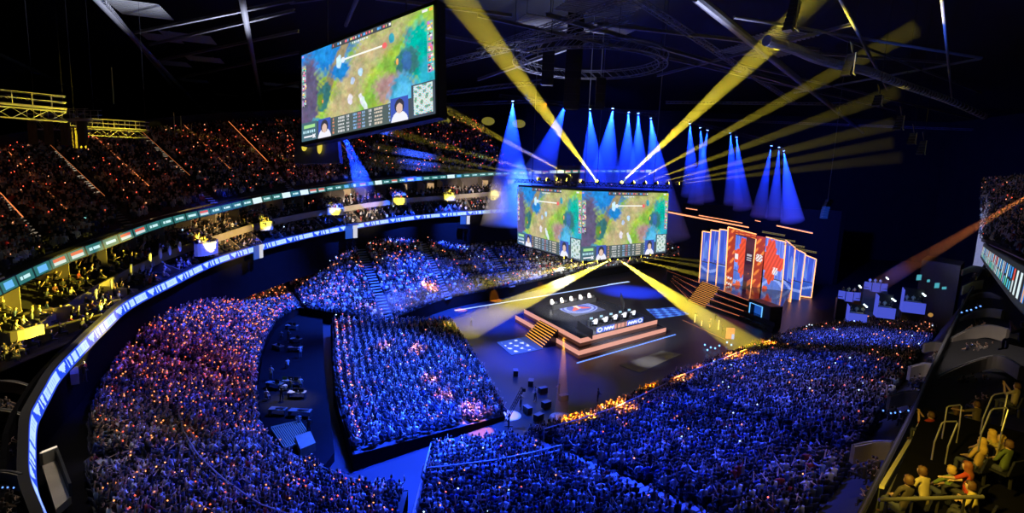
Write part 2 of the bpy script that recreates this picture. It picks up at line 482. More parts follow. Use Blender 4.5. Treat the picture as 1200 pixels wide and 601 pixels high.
def section(key, Fp, Bp, aisles=(), n=4, spacing=.68, pitch=1.08, fill=.88, aisle_w=.9, skip=None, extra_below=None, m=None):
    f, b = smooth_pair(Fp, Bp, n)
    L = max((p - q).length for p, q in zip(f, b))
    rows = int(L / pitch)
    mb = MB()
    N = len(f)
    base = len(mb.v)
    P = np.array([[tuple(f[i].lerp(b[i], k / rows)) for i in range(N)] for k in range(rows + 1)])
    vs = []
    for k in range(rows):
        z0 = P[k, :, 2]
        a = P[k].copy(); c = P[k + 1].copy(); c[:, 2] = z0
        vs.append(a); vs.append(c)
    V = np.concatenate(vs)
    fs = []
    for k in range(rows * 2 - 1):
        for i in range(N - 1):
            fs.append((k * N + i, k * N + i + 1, (k + 1) * N + i + 1, (k + 1) * N + i))
    me = np_mesh('floor_terrace', V, np.array(fs))
    me.materials.append(m or M_conc)
    o = struct(link('floor_terrace', me))
    # front skirt
    sk = MB()
    fr = [Vector(p) for p in f]
    if extra_below:
        sk.wall([p - Vector((0, 0, extra_below)) + (q - p).normalized() * .1 for p, q in zip(f, b)], extra_below, .12)
        struct(sk.build('wall_terrace_front', M_shade))
    S = (N - 1)
    cnt = 0
    for k in range(rows):
        t = (k + .45) / rows
        row = [f[i].lerp(b[i], t) for i in range(N)]
        cum = [0.]
        for i in range(N - 1): cum.append(cum[-1] + (row[i + 1] - row[i]).length)
        x = random.random() * spacing + .3
        i = 0
        while x < cum[-1] - .3:
            while cum[i + 1] < x: i += 1
            u = (x - cum[i]) / max(cum[i + 1] - cum[i], 1e-6)
            s = (i + u) / n
            p = row[i].lerp(row[i + 1], u)
            seg = (cum[i + 1] - cum[i]) * n
            ok = all(abs(s - a) * seg > aisle_w for a in aisles) and random.random() < fill
            if ok and skip and skip(p, s, k / rows): ok = False
            if ok:
                ff = f[i].lerp(f[i + 1], u) - b[i].lerp(b[i + 1], u)
                zz = f[i].lerp(f[i + 1], u).z + (b[i].lerp(b[i + 1], u).z - f[i].lerp(f[i + 1], u).z) * k / rows
                PEOPLE.append((p.x + random.uniform(-.12, .12), p.y + random.uniform(-.12, .12), zz, basis(ff) + random.gauss(0, .22), key))
                cnt += 1
            x += spacing * random.uniform(.85, 1.3)
    # aisle nosings
    st = MB()
    for a in aisles:
        for k in range(rows):
            p = interp(f, a * n).lerp(interp(b, a * n), (k + .05) / rows)
            z0 = interp(f, a * n).z + (interp(b, a * n).z - interp(f, a * n).z) * k / rows
            d = (interp(f, min(a * n + .2, N - 1.001)) - interp(f, max(a * n - .2, 0))); d.z = 0; d.normalize()
            inn = (interp(b, a * n) - interp(f, a * n)); inn.z = 0; inn.normalize()
            h = (interp(b, a * n).z - interp(f, a * n).z) / rows
            st.box(Vector((p.x, p.y, z0)) - inn * .2, d * aisle_w * .8, inn * .22, (0, 0, max(h * .5, .08)))
    if aisles:
        struct(st.build('floor_aisle_steps', mat('aisle_step', (.30, .31, .34), .6, noise=.25, scale=3)))
    return rows, cnt

def scr(p):
    q = R3.transposed() @ (Vector(p[:3]) - EYE)
    return 600 + F * q.x / -q.z, 300.5 - F * q.y / -q.z, -q.z

DN = len(D_F) - 1
info = {}
info['A'] = section('A', A_F, A_B, (0, 2, 3, 4, 5), extra_below=2.5, aisle_w=1.3)
info['B'] = section('B', B_F, B_B, (.02, 3.0, 5.2), extra_below=3, aisle_w=.9)
info['C'] = section('C', C_F, C_B, (), extra_below=.6)
info['D'] = section('D', D_F, D_B, (2.0, 4.0, 5.6, 7), extra_below=1.5, aisle_w=1.0)
info['E'] = section('E', E_F, E_B, (1, 2, 3, 4, 5, 6, 7), n=3, spacing=.8, pitch=1.15, fill=.8, aisle_w=.9, m=M_dark)
info['G'] = section('G', G_F, G_B, (), n=3, spacing=.9, pitch=1.15, fill=.8, m=M_dark)
print('SECTIONS', info, len(PEOPLE))

# side wall of the inner block
side = MB()
side.wall([C_B[0] - Vector((0, 0, 2.8)), C_B[1] - Vector((0, 0, 2.4)), C_B[2] - Vector((0, 0, 1.8))], [2.8, 2.4, 1.8], .2)
for a, b in ((C_F[0], C_B[0]), (C_F[2], C_B[2])):
    side.slab([a - Vector((0, 0, .6)), Vector((b.x, b.y, 0)), b, a], (b - a).cross(Vector((0, 0, 1))).normalized() * .1)
struct(side.build('wall_inner_block', M_shade))

# ---------------------------------------------------------------- ribbon boards
def strip_mesh(name, top, inn_off, h, du, nv, fn, parent, lift=.03, flip=1):
    """LED face: coloured cells along a polyline; top = list of points, face leans inward by inn_off over height h"""
    top = lerp_list(top, 6)
    cum = [0.]
    for i in range(len(top) - 1): cum.append(cum[-1] + (top[i + 1] - top[i]).length)
    n = int(cum[-1] / du)
    V = []; cols = []
    i = 0
    for k in range(n + 1):
        x = min(k * du, cum[-1] - 1e-4)
        while cum[i + 1] < x: i += 1
        p = top[i].lerp(top[i + 1], (x - cum[i]) / (cum[i + 1] - cum[i]))
        inn = inward(p)
        if flip < 0: inn = -inn
        for j in range(nv + 1):
            v = j / nv
            V.append(tuple(p + inn * (lift + inn_off * v) - Vector((0, 0, h * v))))
    fs = []
    for k in range(n):
        for j in range(nv):
            a = k * (nv + 1) + j
            fs.append((a, a + 1, a + nv + 2, a + nv + 1))
            cols.append(fn(k * du, (j + .5) / nv))
    me = np_mesh(name, np.array(V), np.array(fs), np.array(cols))
    me.materials.append(M_led)
    return link(name, me, parent)

def ribbon(label, top, h, off, du, nv, fn, ledge=.5):
    t = thing('ribbon_display', top[len(top) // 2], label, 'display')
    L = Vector(top[len(top) // 2])
    tp = lerp_list(top, 6)
    mb = MB()
    n = len(tp)
    vs = []
    for p in tp:
        inn = inward(p); up = Vector((0, 0, 1))
        vs += [p - inn * ledge + up * .12 - L, p + inn * .0 + up * .12 - L, p + inn * off - up * (h + .1) - L, p - inn * ledge - up * (h + .1) - L]
    fs = []
    for i in range(n - 1):
        for k in range(4):
            fs.append((i * 4 + k, i * 4 + (k + 1) % 4, i * 4 + 4 + (k + 1) % 4, i * 4 + 4 + k))
    fs += [(3, 2, 1, 0), (4 * n - 4, 4 * n - 3, 4 * n - 2, 4 * n - 1)]
    mb.add(vs, fs).build('casing', M_dark, t)
    strip_mesh('led_face', [Vector(p) - L for p in top], off, h, du, nv, fn, t) if False else _strip_local(t, L, top, off, h, du, nv, fn)
    return t

def _strip_local(t, L, top, off, h, du, nv, fn):
    o = strip_mesh('led_face', top, off, h, du, nv, fn, t)
    o.matrix_parent_inverse = Matrix.Translation(-L)
    return o

def lower_pattern(s, v):
    bg = (.01, .07, .95); wh = (.55, .8, 1.0)
    x = s % 7.6
    if v < .14 or v > .86: return (.02, .08, .8)
    if x < 3.9:
        if 1.0 < x < 1.25: return bg
        if (x % .42) < .1 and .3 < v < .7: return (.3, .55, 1.0)
        return wh
    if 4.4 < x < 5.9:
        c = abs(x - 5.15)
        return wh if v < .75 - c * .75 + .12 and v > .16 else bg
    if 6.2 < x < 6.45: return wh
    if 6.7 < x < 7.35: return wh if abs(x - 7.02) < .32 * (1.15 - v * .7) else bg
    return bg

def upper_pattern(s, v):
    i = int(s / 2.5); x = s % 2.5
    r = random.Random(i * 7 + 3)
    kind = r.choice([0, 0, 1, 2, 3, 4, 5])
    if x < .1 or x > 2.4: return (.004, .02, .02)
    bg = (.03, .17, .16)
    if kind == 5 and .15 < x < 2.35: return (.75, .95, .95)
    if .2 < v < .8:
        if kind in (0, 3) and .5 < x < 2.0 and .28 < v < .74: return (.6, .9, .92) if x < .9 or x > 1.0 else bg
        if kind == 1 and .4 < x < 2.1: return (.75, .12, .08) if v < .55 else (.6, .75, .75)
        if kind == 2 and .8 < x < 1.7: return (.8, .95, .95) if math.hypot((x - 1.25) / .45, (v - .5) / .35) < 1 else bg
        if kind == 4 and .6 < x < 1.9: return (.15, .5, .95)
    return bg

L_TOP = AT([(60, 640, 23), (50, 600, 27), (34, 558, 31), (32.6, 520, 34), (34.5, 487, 36), (42, 470, 38), (51, 454, 40), (65, 431, 43), (92, 403, 48), (120, 376, 54), (150, 351, 60), (200, 326, 70), (250, 303, 82), (300, 287.5, 93),
            (350, 275, 104), (400, 265, 115), (450, 257, 126), (500, 251, 135), (560, 246.5, 143), (604, 244, 150), (660, 241, 158), (760, 238, 172)])
U_TOP = AT([(-60, 358, 34), (0, 331, 41), (60, 303.5, 48), (120, 281.5, 55), (190, 257, 65), (250, 243, 75), (320, 228, 89), (400, 216.5, 107), (470, 209, 123), (540, 204, 136), (600, 201, 145), (680, 199, 155), (770, 199, 168)])
ribbon('blue and white ribbon board curving along the edge of the lower bowl', L_TOP, 1.05, .32, .13, 7, lower_pattern)
ribbon('teal ribbon board with white sponsor panels under the upper stand', U_TOP, .85, .2, .12, 6, upper_pattern, ledge=.8)

def right_pattern(s, v):
    i = int(s / 1.9); x = s % 1.9
    r = random.Random(i * 13 + 5)
    if x < .08: return (.002, .002, .002)
    bg = (.018, .022, .024)
    k = r.choice([0, 1, 2, 3, 4])
    if .5 < x < 1.4 and .2 < v < .85:
        if k == 0: return (.75, .9, .9)
        if k == 1: return (.8, .08, .05) if v < .5 else (.6, .7, .7)
        if k == 2: return (.05, .35, .9) if v < .48 else ((.1, .6, .8) if v > .58 else bg)
        if k == 3: return (.1, .7, .4) if v > .55 else (.7, .9, .9)
        if k == 4: return (.85, .4, .1) if .7 < x < 1.1 else (.05, .3, .9)
    return bg
R_TOP = AT([(1152.5, 285.5, 88), (1160, 290, 66), (1170, 295.5, 51), (1182, 302, 40), (1200, 312, 31), (1240, 333, 24)])
rt = thing('ribbon_display', R_TOP[3], 'dark ribbon board with coloured sponsor logos on the near side', 'display')
_L = Vector(R_TOP[3])
_s = strip_mesh('led_face', R_TOP, .1, 2.3, .1, 12, right_pattern, rt); _s.matrix_parent_inverse = Matrix.Translation(-_L)
tp = lerp_list(R_TOP, 5); mb = MB()
mb.wall([p - inward(p) * .22 - Vector((0, 0, 2.5)) - _L for p in tp], 2.6, .3)
mb.build('casing', M_dark, rt)
MB().path([p + Vector((0, 0, .35)) - _L for p in tp], .05).build('top_rail', M_chrome, rt)

# ---------------------------------------------------------------- club level between the ribbons
MID = [(0, 405, 51), (40, 381, 54), (80, 354, 58), (130, 324, 63), (190, 296, 73), (237, 280, 82), (311, 258, 98), (392, 243, 117), (468, 232.5, 132), (527, 228, 143), (582, 224, 150), (640, 222, 158), (740, 220, 172)]
M_ = lerp_list(AT([(-70, 450, 46)] + MID), 4)
Lr = lerp_list(L_TOP, 4); Ur = lerp_list(U_TOP, 4)
def resample(P, n):
    cum = [0.]
    for i in range(len(P) - 1): cum.append(cum[-1] + (P[i + 1] - P[i]).length)
    out = []; j = 0
    for k in range(n + 1):
        x = cum[-1] * k / n
        while j < len(P) - 2 and cum[j + 1] < x: j += 1
        out.append(P[j].lerp(P[j + 1], min(1, (x - cum[j]) / (cum[j + 1] - cum[j]))))
    return out
NS = 90
Mr = resample(M_, NS); 
def nearest(P, q):   # point of polyline P that lies on the same ray from the hall's centre as q
    d = Vector((q.x - CEN.x, q.y - CEN.y)).normalized()
    best = None
    for i in range(len(P) - 1):
        for t in (0, .25, .5, .75):
            p = P[i].lerp(P[i + 1], t); e = Vector((p.x - CEN.x, p.y - CEN.y)).normalized()
            s = d.dot(e)
            if best is None or s > best[0]: best = (s, p)
    return best[1]
Lm = [nearest(Lr, q) for q in Mr]; Um = [nearest(Ur, q) for q in Mr]
H_M = 1.15
mb = MB(); mb.wall([p - Vector((0, 0, H_M + .1)) for p in Mr], H_M, .25)
struct(mb.build('wall_balcony_front', noise_mat('balcony_front', (.40, .36, .26))))
def ruled(name, P, Q, m, t=.15):
    v = []; fs = []
    for p, q in zip(P, Q): v += [p, q, q - Vector((0, 0, t)), p - Vector((0, 0, t))]
    for i in range(len(P) - 1):
        for k in range(4): fs.append((i * 4 + k, i * 4 + (k + 1) % 4, i * 4 + 4 + (k + 1) % 4, i * 4 + 4 + k))
    return struct(MB().add(v, fs).build(name, m))
out_ = lambda p, d: p - inward(p) * d
low_in = [out_(p, .5) - Vector((0, 0, .6)) for p in Lm]
low_out = [p - Vector((0, 0, H_M + .9)) - inward(p) * 2.5 for p in Mr]
ruled('floor_club_lower', low_in, low_out, M_dark)
up_in = [out_(p, .2) - Vector((0, 0, .8)) for p in Mr]
up_out = [out_(p, 7.0) + Vector((0, 0, 1.2)) for p in Mr]
ruled('floor_club_upper', up_in, up_out, M_dark)
mb = MB(); mb.wall([q - Vector((0, 0, 6)) for q in up_out], 12, .3); struct(mb.build('wall_club', noise_mat('club_wall', (.13, .11, .10))))
mb = MB(); mb.wall([q - Vector((0, 0, .2)) for q in low_out], 1.6, .2); struct(mb.build('wall_club_lower', noise_mat('club_wall2', (.16, .13, .11))))
# partitions
mbp = MB(); mbq = MB()
for i in range(3, NS, 3):
    a, b = low_in[i], low_out[i]
    d = (b - a); s = Vector((-d.y, d.x, 0)).normalized() * .08
    mbp.hexa([a - s, b - s, b + s, a + s, a - s + Vector((0, 0, .9)), b - s + Vector((0, 0, 2.2)), b + s + Vector((0, 0, 2.2)), a + s + Vector((0, 0, .9))])
    a, b = up_in[i].lerp(up_out[i], .35), up_out[i]
    mbq.hexa([a - s, b - s, b + s, a + s, a - s + Vector((0, 0, 3.0)), b - s + Vector((0, 0, 3.6)), b + s + Vector((0, 0, 3.6)), a + s + Vector((0, 0, 3.0))])
struct(mbp.build('partition_lower', M_pale)); struct(mbq.build('partition_upper', M_pale))
# lit windows at the back of the clubs
warm = emis('warm_window', (1.0, .62, .30), .55)
for i in range(8, NS - 6, 4):
    if i % 3 == 0: continue
    p, q = up_out[i], up_out[i + 1]
    d = (q - p); d.z = 0; d.normalize(); nn = inward(p)
    c = p + nn * .35 + Vector((0, 0, .3))
    mb = MB().box(c, d * 1.0, nn * .06, (0, 0, 1.5))
    o = mb.build('window_%d' % i, warm); struct(o)
# people on the club terraces
for i in range(NS):
    for (a, b, rws, pr, key) in ((low_in, low_out, 4, .75, 'L'), (up_in, up_out, 4, .8, 'U')):
        if i % 3 == 0: pr *= .6
        seg = (a[min(i + 1, NS)] - a[i]).length
        for r in range(rws):
            k = int(seg / .8)
            for j in range(k):
                if random.random() > pr: continue
                p = a[i].lerp(a[i + 1], (j + .5) / k); q = b[i].lerp(b[i + 1], (j + .5) / k)
                t = .1 + r * .2
                pt = p.lerp(q, t)
                PEOPLE.append((pt.x, pt.y, pt.z + .02, basis(inward(pt)) + random.gauss(0, .3), key))
# dark wall under the lower ribbon, and the landing that runs behind the top rows
base = [out_(p, 1.2) for p in resample(L_TOP, 80)]
mb = MB(); mb.wall([p - Vector((0, 0, 9)) for p in base], 8.6, .3); struct(mb.build('wall_concourse', M_shade))
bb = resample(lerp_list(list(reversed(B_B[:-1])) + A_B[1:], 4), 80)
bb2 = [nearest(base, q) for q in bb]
ruled('floor_concourse', bb, [Vector((q.x, q.y, p.z - .1)) for p, q in zip(bb, bb2)], M_shade)
# the upper stand's rear wall
mb = MB(); mb.wall([p - Vector((0, 0, 3)) for p in lerp_list(E_B, 3)], 6, .3); struct(mb.build('wall_upper_stand', M_black))

# yellow balcony fronts that bulge from the club level
def balcony(px, py, d, wdt, h, label):
    p = at(px, py, d) ; nn = inward(p); s = Vector((-nn.y, nn.x, 0))
    t = thing('balcony', p, label, 'balcony', 'round-fronted club balconies', math.atan2(s.y, s.x))
    n = 14
    ring = [Vector((math.cos(math.pi * k / n) * wdt / 2, -math.sin(math.pi * k / n) * wdt * .28, -h)) for k in range(n + 1)]
    if nn.dot(Vector((s.y, -s.x, 0))) < 0: ring = [Vector((r.x, -r.y, r.z)) for r in ring]
    MB().wall(ring, h, .12).build('front_panel', mat('pale_vinyl', (.82, .80, .55), .55, noise=.08, scale=1), t)
    MB().path([r + Vector((0, 0, h + .12)) for r in ring], .05).build('top_rail', M_steel, t)
    MB().slab([r + Vector((0, 0, .05)) for r in ring], (0, 0, .12)).build('balcony_floor', M_dark, t)
BALC = [(237, 283, 80, 6.6, 1.8, 'long yellow-lit balcony beside the round light spots, under a packed club group'),
        (311, 259, 96, 3.6, 1.6, 'short bright yellow balcony between the two ribbon boards, second from the long one'),
        (392, 243.5, 115, 4.6, 1.5, 'flat wide yellow balcony below the hanging side screen'),
        (468, 232, 130, 4.0, 1.6, 'yellow balcony right of the blue beam, beside a lit white suite'),
        (527, 228, 141, 3.4, 1.5, 'small yellow balcony midway between side screen and centre screen'),
        (582, 224, 148, 3.2, 1.3, 'yellow balcony closest to the centre screen, under people raising arms')]
for b in BALC:
    balcony(*b)
    p = at(b[0], b[1], b[2])
    nn = inward(p); s = Vector((-nn.y, nn.x, 0))
    for r in range(4):
        for j in range(int(b[3] / .5)):
            q = p + s * (-b[3] / 2 + .3 + j * .5) - nn * (r * .8 - .3) + Vector((0, 0, -.55 + r * .45))
            PEOPLE.append((q.x, q.y, q.z - .2, basis(nn) + random.gauss(0, .3), 'Y'))
# added discs stand in for yellow light spots on the front
for (px, py, d, r) in [(172, 302, 68, .6), (184, 297, 70, .75), (195, 293.5, 72, .7), (207, 289, 74, .75), (150, 316, 64, .7), (126, 333, 61, .6), (108, 345, 59, .6)]:
    p = at(px, py, d); nn = inward(p)
    q = nn.to_track_quat('Z', 'Y')
    vs = [p + nn * .3 + q @ Vector((math.cos(2 * math.pi * k / 16) * r, math.sin(2 * math.pi * k / 16) * r, 0)) for k in range(16)]
    o = MB().slab(vs, nn * .12).build('light_spot_disc', mat('pale_vinyl', (.82, .80, .55)), None, loc=p)
    tag(o, 'disc standing in for a yellow light spot on the club balcony front', 'pad', 'discs for light spots on the balcony front')

# ================================================================ people
def rings_loft(rings, n):
    """rings: (centre, rx, ry) horizontal rings, or (centre, quat, r); quads only"""
    V = []; Fq = []
    for (c, a, b) in rings:
        for k in range(n):
            t = 2 * math.pi * (k + .5) / n
            if isinstance(a, Quaternion):
                V.append(tuple(Vector(c) + a @ Vector((math.cos(t) * b, math.sin(t) * b, 0))))
            else:
                V.append((c[0] + math.cos(t) * a, c[1] + math.sin(t) * b, c[2]))
    for i in range(len(rings) - 1):
        for k in range(n):
            Fq.append((i * n + k, i * n + (k + 1) % n, (i + 1) * n + (k + 1) % n, (i + 1) * n + k))
    for o, rev in ((0, True), ((len(rings) - 1) * n, False)):
        caps = [(0, 1, 2, 3)] if n == 4 else [(0, 1, 2, 3), (0, 3, 4, 5)]
        for c in caps:
            c = [o + x for x in c]
            Fq.append(tuple(reversed(c)) if rev else tuple(c))
    return V, Fq
def limb(pts, rad, n=4):
    pts = [Vector(p) for p in pts]
    rs = []
    for i, p in enumerate(pts):
        d = pts[min(i + 1, len(pts) - 1)] - pts[max(i - 1, 0)]
        rs.append((p, d.to_track_quat('Z', 'Y'), rad[i]))
    return rings_loft(rs, n)

def arms_pose(pose):
    """(shoulder, elbow, wrist) for each side, figure faces +Y, seated, seat at z .42"""
    out = []
    for s in (-1, 1):
        sh = (s * .19, 0, .98)
        el, wr = {
            'lap': ((s * .25, .08, .72), (s * .08, .32, .62)),
            'clap': ((s * .27, .14, .76), (s * .03, .36, .92)),
            'up': ((s * .30, .08, 1.18), (s * .24, .10, 1.46)),
            'phone': (((s * .22, .22, .80), (s * .05, .36, 1.10))),
            'fold': ((s * .26, .10, .74), (-s * .08, .24, .78)),
            'knees': ((s * .24, .20, .74), (s * .13, .42, .58)),
        }.get(pose, ((s * .25, .08, .72), (s * .08, .32, .62)))
        if pose == 'wave' and s == 1: el, wr = (.34, .05, 1.16), (.30, .08, 1.45)
        if pose == 'point' and s == -1: el, wr = (-.24, .24, .98), (-.20, .52, 1.08)
        out.append((sh, el, wr))
    return out
POSES = ['lap', 'clap', 'phone', 'fold', 'knees', 'up', 'wave', 'point']

SHIRT, SKIN, HAIR, PANT = 0, 1, 2, 3
def low_person(pose, lean=0., simple=False):
    V = []; Fq = []; P = []
    def add(vf, part):
        v, f = vf; n = len(V); V.extend(v); Fq.extend([tuple(i + n for i in q) for q in f])
        P.extend(part if isinstance(part, list) else [part] * len(f))
    L = lambda z: lean * (z - .45)
    ring = lambda z, rx, ry, y=0: ((0, y + L(z), z), rx, ry)
    if simple:
        add(rings_loft([ring(.42, .18, .14), ring(.80, .19, .12), ring(1.0, .21, .09), ring(1.06, .06, .05)], 6), SHIRT)
    else:
        add(rings_loft([ring(.40, .17, .14), ring(.62, .15, .11), ring(.88, .20, .12), ring(1.0, .20, .09), ring(1.05, .07, .06)], 6), SHIRT)
    hr = [ring(1.03, .05, .05, .0), ring(1.10, .07, .085, .025), ring(1.20, .088, .105, .02), ring(1.27, .075, .09, .01), ring(1.305, .03, .04, .0)]
    v, f = rings_loft(hr, 6)
    part = []
    for q in f:
        c = np.mean([v[i] for i in q], 0)
        part.append(HAIR if c[2] > 1.235 or c[1] < L(1.2) - .02 and c[2] > 1.1 else SKIN)
    add((v, f), part)
    for s in (-1, 1):
        add(limb([(s * .10, .0, .46), (s * .14, .44, .48)] if simple else [(s * .10, .0, .46), (s * .13, .25, .48), (s * .14, .46, .47)], [.10, .07] if simple else [.10, .085, .065]), PANT)
        if not simple:
            add(limb([(s * .14, .44, .46), (s * .14, .46, .08)], [.06, .045]), PANT)
    for (sh, el, wr) in arms_pose(pose):
        sh = (sh[0], sh[1] + L(sh[2]), sh[2]); el = (el[0], el[1] + L(el[2]), el[2]); wr = (wr[0], wr[1] + L(wr[2]), wr[2])
        if simple:
            add(limb([sh, el, wr], [.06, .05, .035]), SHIRT)
        else:
            add(limb([sh, el], [.058, .046]), SHIRT)
            hand = Vector(wr) + (Vector(wr) - Vector(el)).normalized() * .14
            add(limb([el, wr, hand], [.045, .032, .035]), SKIN)
    return np.array(V), np.array(Fq), np.array(P)

TOPS = [(.62, .62, .66), (.78, .78, .80), (.50, .55, .62), (.015, .015, .02), (.02, .02, .025), (.035, .035, .04), (.015, .015, .015), (.26, .27, .30), (.08, .085, .10),
        (.05, .09, .30), (.45, .06, .05), (.55, .50, .40), (.08, .10, .16), (.16, .05, .05), (.85, .85, .88), (.25, .35, .50), (.06, .06, .06)]
TOPW = np.array([4, 5, 2, 9, 8, 6, 7, 2, 6, 5, 2, 1, 5, 1.5, 7, 2, 7.]); TOPW /= TOPW.sum()
TOPN = ['light grey', 'off-white', 'pale blue-grey', 'black', 'black', 'dark grey', 'black', 'mid grey', 'charcoal', 'navy blue', 'red', 'beige', 'dark slate', 'maroon', 'white', 'dusty blue', 'black']
SKINS = np.array([(.62, .42, .32), (.70, .50, .40), (.45, .28, .20), (.22, .13, .09), (.60, .44, .34)])
HAIRS = np.array([(.02, .015, .012), (.05, .03, .02), (.015, .015, .015), (.12, .07, .04), (.30, .22, .12)])

ids = []
vis = []
for i, p in enumerate(PEOPLE):
    x, y, d = scr(p)
    inn = (-40 < x < 1240 and -60 < y < 660 and d > 4)
    vis.append(inn); ids.append(d if (8 < x < 1192 and 12 < y + 8 < 596 and p[4] in 'BDAC' and inn) else 1e9)
order = np.argsort(ids)
N_IND = 270
chosen = set(int(i) for i in order[:N_IND])

def crowd_mesh(idx, simple):
    temps = [low_person(p, l, simple) for p in POSES for l in (0., .18)]
    groups = {}
    wts = np.array([5, 3, 2.5, 2, 4, 1.1, .8, .8]); wts = np.repeat(wts / wts.sum() / 2, 2)
    VV = []; FF = []; CC = []; off = 0
    idx = np.array(idx)
    pz = rng.choice(len(temps), len(idx), p=wts)
    for t, (V, Fq, P) in enumerate(temps):
        sel = idx[pz == t]
        if not len(sel): continue
        pe = np.array([PEOPLE[i][:4] for i in sel])
        n = len(sel)
        sc = rng.uniform(.94, 1.06, n) * PS
        ca, sa = np.cos(pe[:, 3]), np.sin(pe[:, 3])
        X = V[None, :, 0] * sc[:, None]; Y = V[None, :, 1] * sc[:, None]; Z = V[None, :, 2] * sc[:, None]
        W = np.stack([pe[:, 0:1] + X * ca[:, None] - Y * sa[:, None], pe[:, 1:2] + X * sa[:, None] + Y * ca[:, None], pe[:, 2:3] + Z], 2)
        nf = len(Fq)
        VV.append(W.reshape(-1, 3))
        FF.append((Fq[None] + (np.arange(n) * len(V))[:, None, None] + off).reshape(-1, 4)); off += n * len(V)
        top = np.array(TOPS)[rng.choice(len(TOPS), n, p=TOPW)] * rng.uniform(.7, 1.15, (n, 1))
        sk = SKINS[rng.choice(5, n, p=[.3, .3, .15, .1, .15])]
        ha = HAIRS[rng.choice(5, n, p=[.35, .25, .25, .1, .05])]
        pa = np.array([(.03, .03, .04), (.04, .05, .10), (.08, .08, .09)])[rng.choice(3, n)]
        pal = np.stack([top, sk, ha, pa], 1)          # n,4,3
        CC.append(pal[:, P].reshape(-1, 3))
    return np.concatenate(VV), np.concatenate(FF), np.concatenate(CC)

near = [i for i in range(len(PEOPLE)) if vis[i] and i not in chosen and PEOPLE[i][4] in 'ABCDYLU' and scr(PEOPLE[i])[2] < 110]
far = [i for i in range(len(PEOPLE)) if vis[i] and i not in chosen and not (PEOPLE[i][4] in 'ABCDYLU' and scr(PEOPLE[i])[2] < 110)]
print('CROWD', len(near), len(far))
M_crowd = attr_mat('crowd_clothing', 0, .85)
V1, F1, C1 = crowd_mesh(near, False)
V2, F2, C2 = crowd_mesh(far, True)
me = np_mesh('crowd', np.concatenate([V1, V2]), np.concatenate([F1, F2 + len(V1)]), np.concatenate([C1, C2]))
me.materials.append(M_crowd)
cr = link('crowd', me)
tag(cr, 'dense seated crowd filling every stand around the arena', 'crowd', None, 'stuff')

# seats: one shell behind and under every spectator of the lower bowl
sv = PS * np.array([(-.23, .22, .40), (.23, .22, .40), (.23, -.20, .42), (-.23, -.20, .42), (.23, -.27, .86), (-.23, -.27, .86),
               (-.23, .22, .36), (.23, .22, .36), (.23, -.24, .37), (-.23, -.24, .37), (.23, -.31, .86), (-.23, -.31, .86)])
sf = np.array([(0, 1, 2, 3), (3, 2, 4, 5), (7, 6, 9, 8), (8, 9, 11, 10), (5, 4, 10, 11), (0, 6, 7, 1), (1, 7, 8, 2), (2, 8, 10, 4), (3, 9, 6, 0), (5, 11, 9, 3)])
pe = np.array([PEOPLE[i][:4] for i in range(len(PEOPLE)) if vis[i] and PEOPLE[i][4] in 'ABCD'])
ca, sa = np.cos(pe[:, 3])[:, None], np.sin(pe[:, 3])[:, None]
W = np.stack([pe[:, 0:1] + sv[None, :, 0] * ca - sv[None, :, 1] * sa, pe[:, 1:2] + sv[None, :, 0] * sa + sv[None, :, 1] * ca, pe[:, 2:3] + sv[None, :, 2]], 2).reshape(-1, 3)
me = np_mesh('stadium_seating', W, (sf[None] + (np.arange(len(pe)) * 12)[:, None, None]).reshape(-1, 4))
me.materials.append(M_seat)
tag(link('stadium_seating', me), 'dark tip-up seats under the crowd in the lower bowl', 'seating', None, 'stuff')

# glowing wristbands
def octa(P, r):
    o = np.array([(1, 0, 0), (0, 1, 0), (-1, 0, 0), (0, -1, 0), (0, 0, 1.), (0, 0, -1)])
    P = np.asarray(P); r = np.asarray(r)
    V = (P[:, None, :] + o[None] * r[:, None, None]).reshape(-1, 3)
    f = np.array([(0, 1, 4), (1, 2, 4), (2, 3, 4), (3, 0, 4), (1, 0, 5), (2, 1, 5), (3, 2, 5), (0, 3, 5)])
    Fq = (f[None] + (np.arange(len(P)) * 6)[:, None, None]).reshape(-1, 3)
    return V, Fq
def band_prob(p, key):
    x, y, d = scr(p)
    if key == 'E': return .085 if x < 600 else .03
    if key == 'G': return .05
    if key == 'A': return .26 * max(.2, min(1, (620 - x) / 250))
    if key == 'B': return .50 if y < 480 else .26
    if key == 'C': return .8 if x < 412 + (y - 440) * .08 else .10
    if key == 'D': return .07
    return .03
wp = []; wr_ = []; wc = []
for i, p in enumerate(PEOPLE):
    if not vis[i] or i in chosen: continue
    if random.random() < band_prob(p, p[4]):
        d = scr(p)[2]
        fy = random.uniform(.25, .4); sx = random.uniform(-.25, .25)
        c, s = math.cos(p[3]), math.sin(p[3])
        wp.append((p[0] + sx * c - fy * s, p[1] + sx * s + fy * c, p[2] + PS * random.choice([.75, .95, 1.1, 1.4])))
        wr_.append((.045 + d * .0009) * (.85 if p[4] in "EG" else 1))
        q = random.random()
        if p[4] in 'EG': wc.append((1, .10, .04) if q < .7 else (1, .35, .15))
        elif p[4] == 'B': wc.append((1, .30, .08) if q < .6 else (1, .12, .04))
        else: wc.append((1, .30, .12) if q < .6 else ((.6, .8, 1) if q > .85 else (1, .15, .1)))
V, Fq = octa(wp, wr_)
me = np_mesh('wristband_glow', V, Fq, np.repeat(np.array(wc), 8, axis=0))
me.materials.append(attr_mat('wristband_led', 2.2, .5))
tag(link('wristband_glow', me), 'orange and red glowing wristbands dotted through the crowd', 'wristbands', None, 'stuff')
print('BANDS', len(wp))

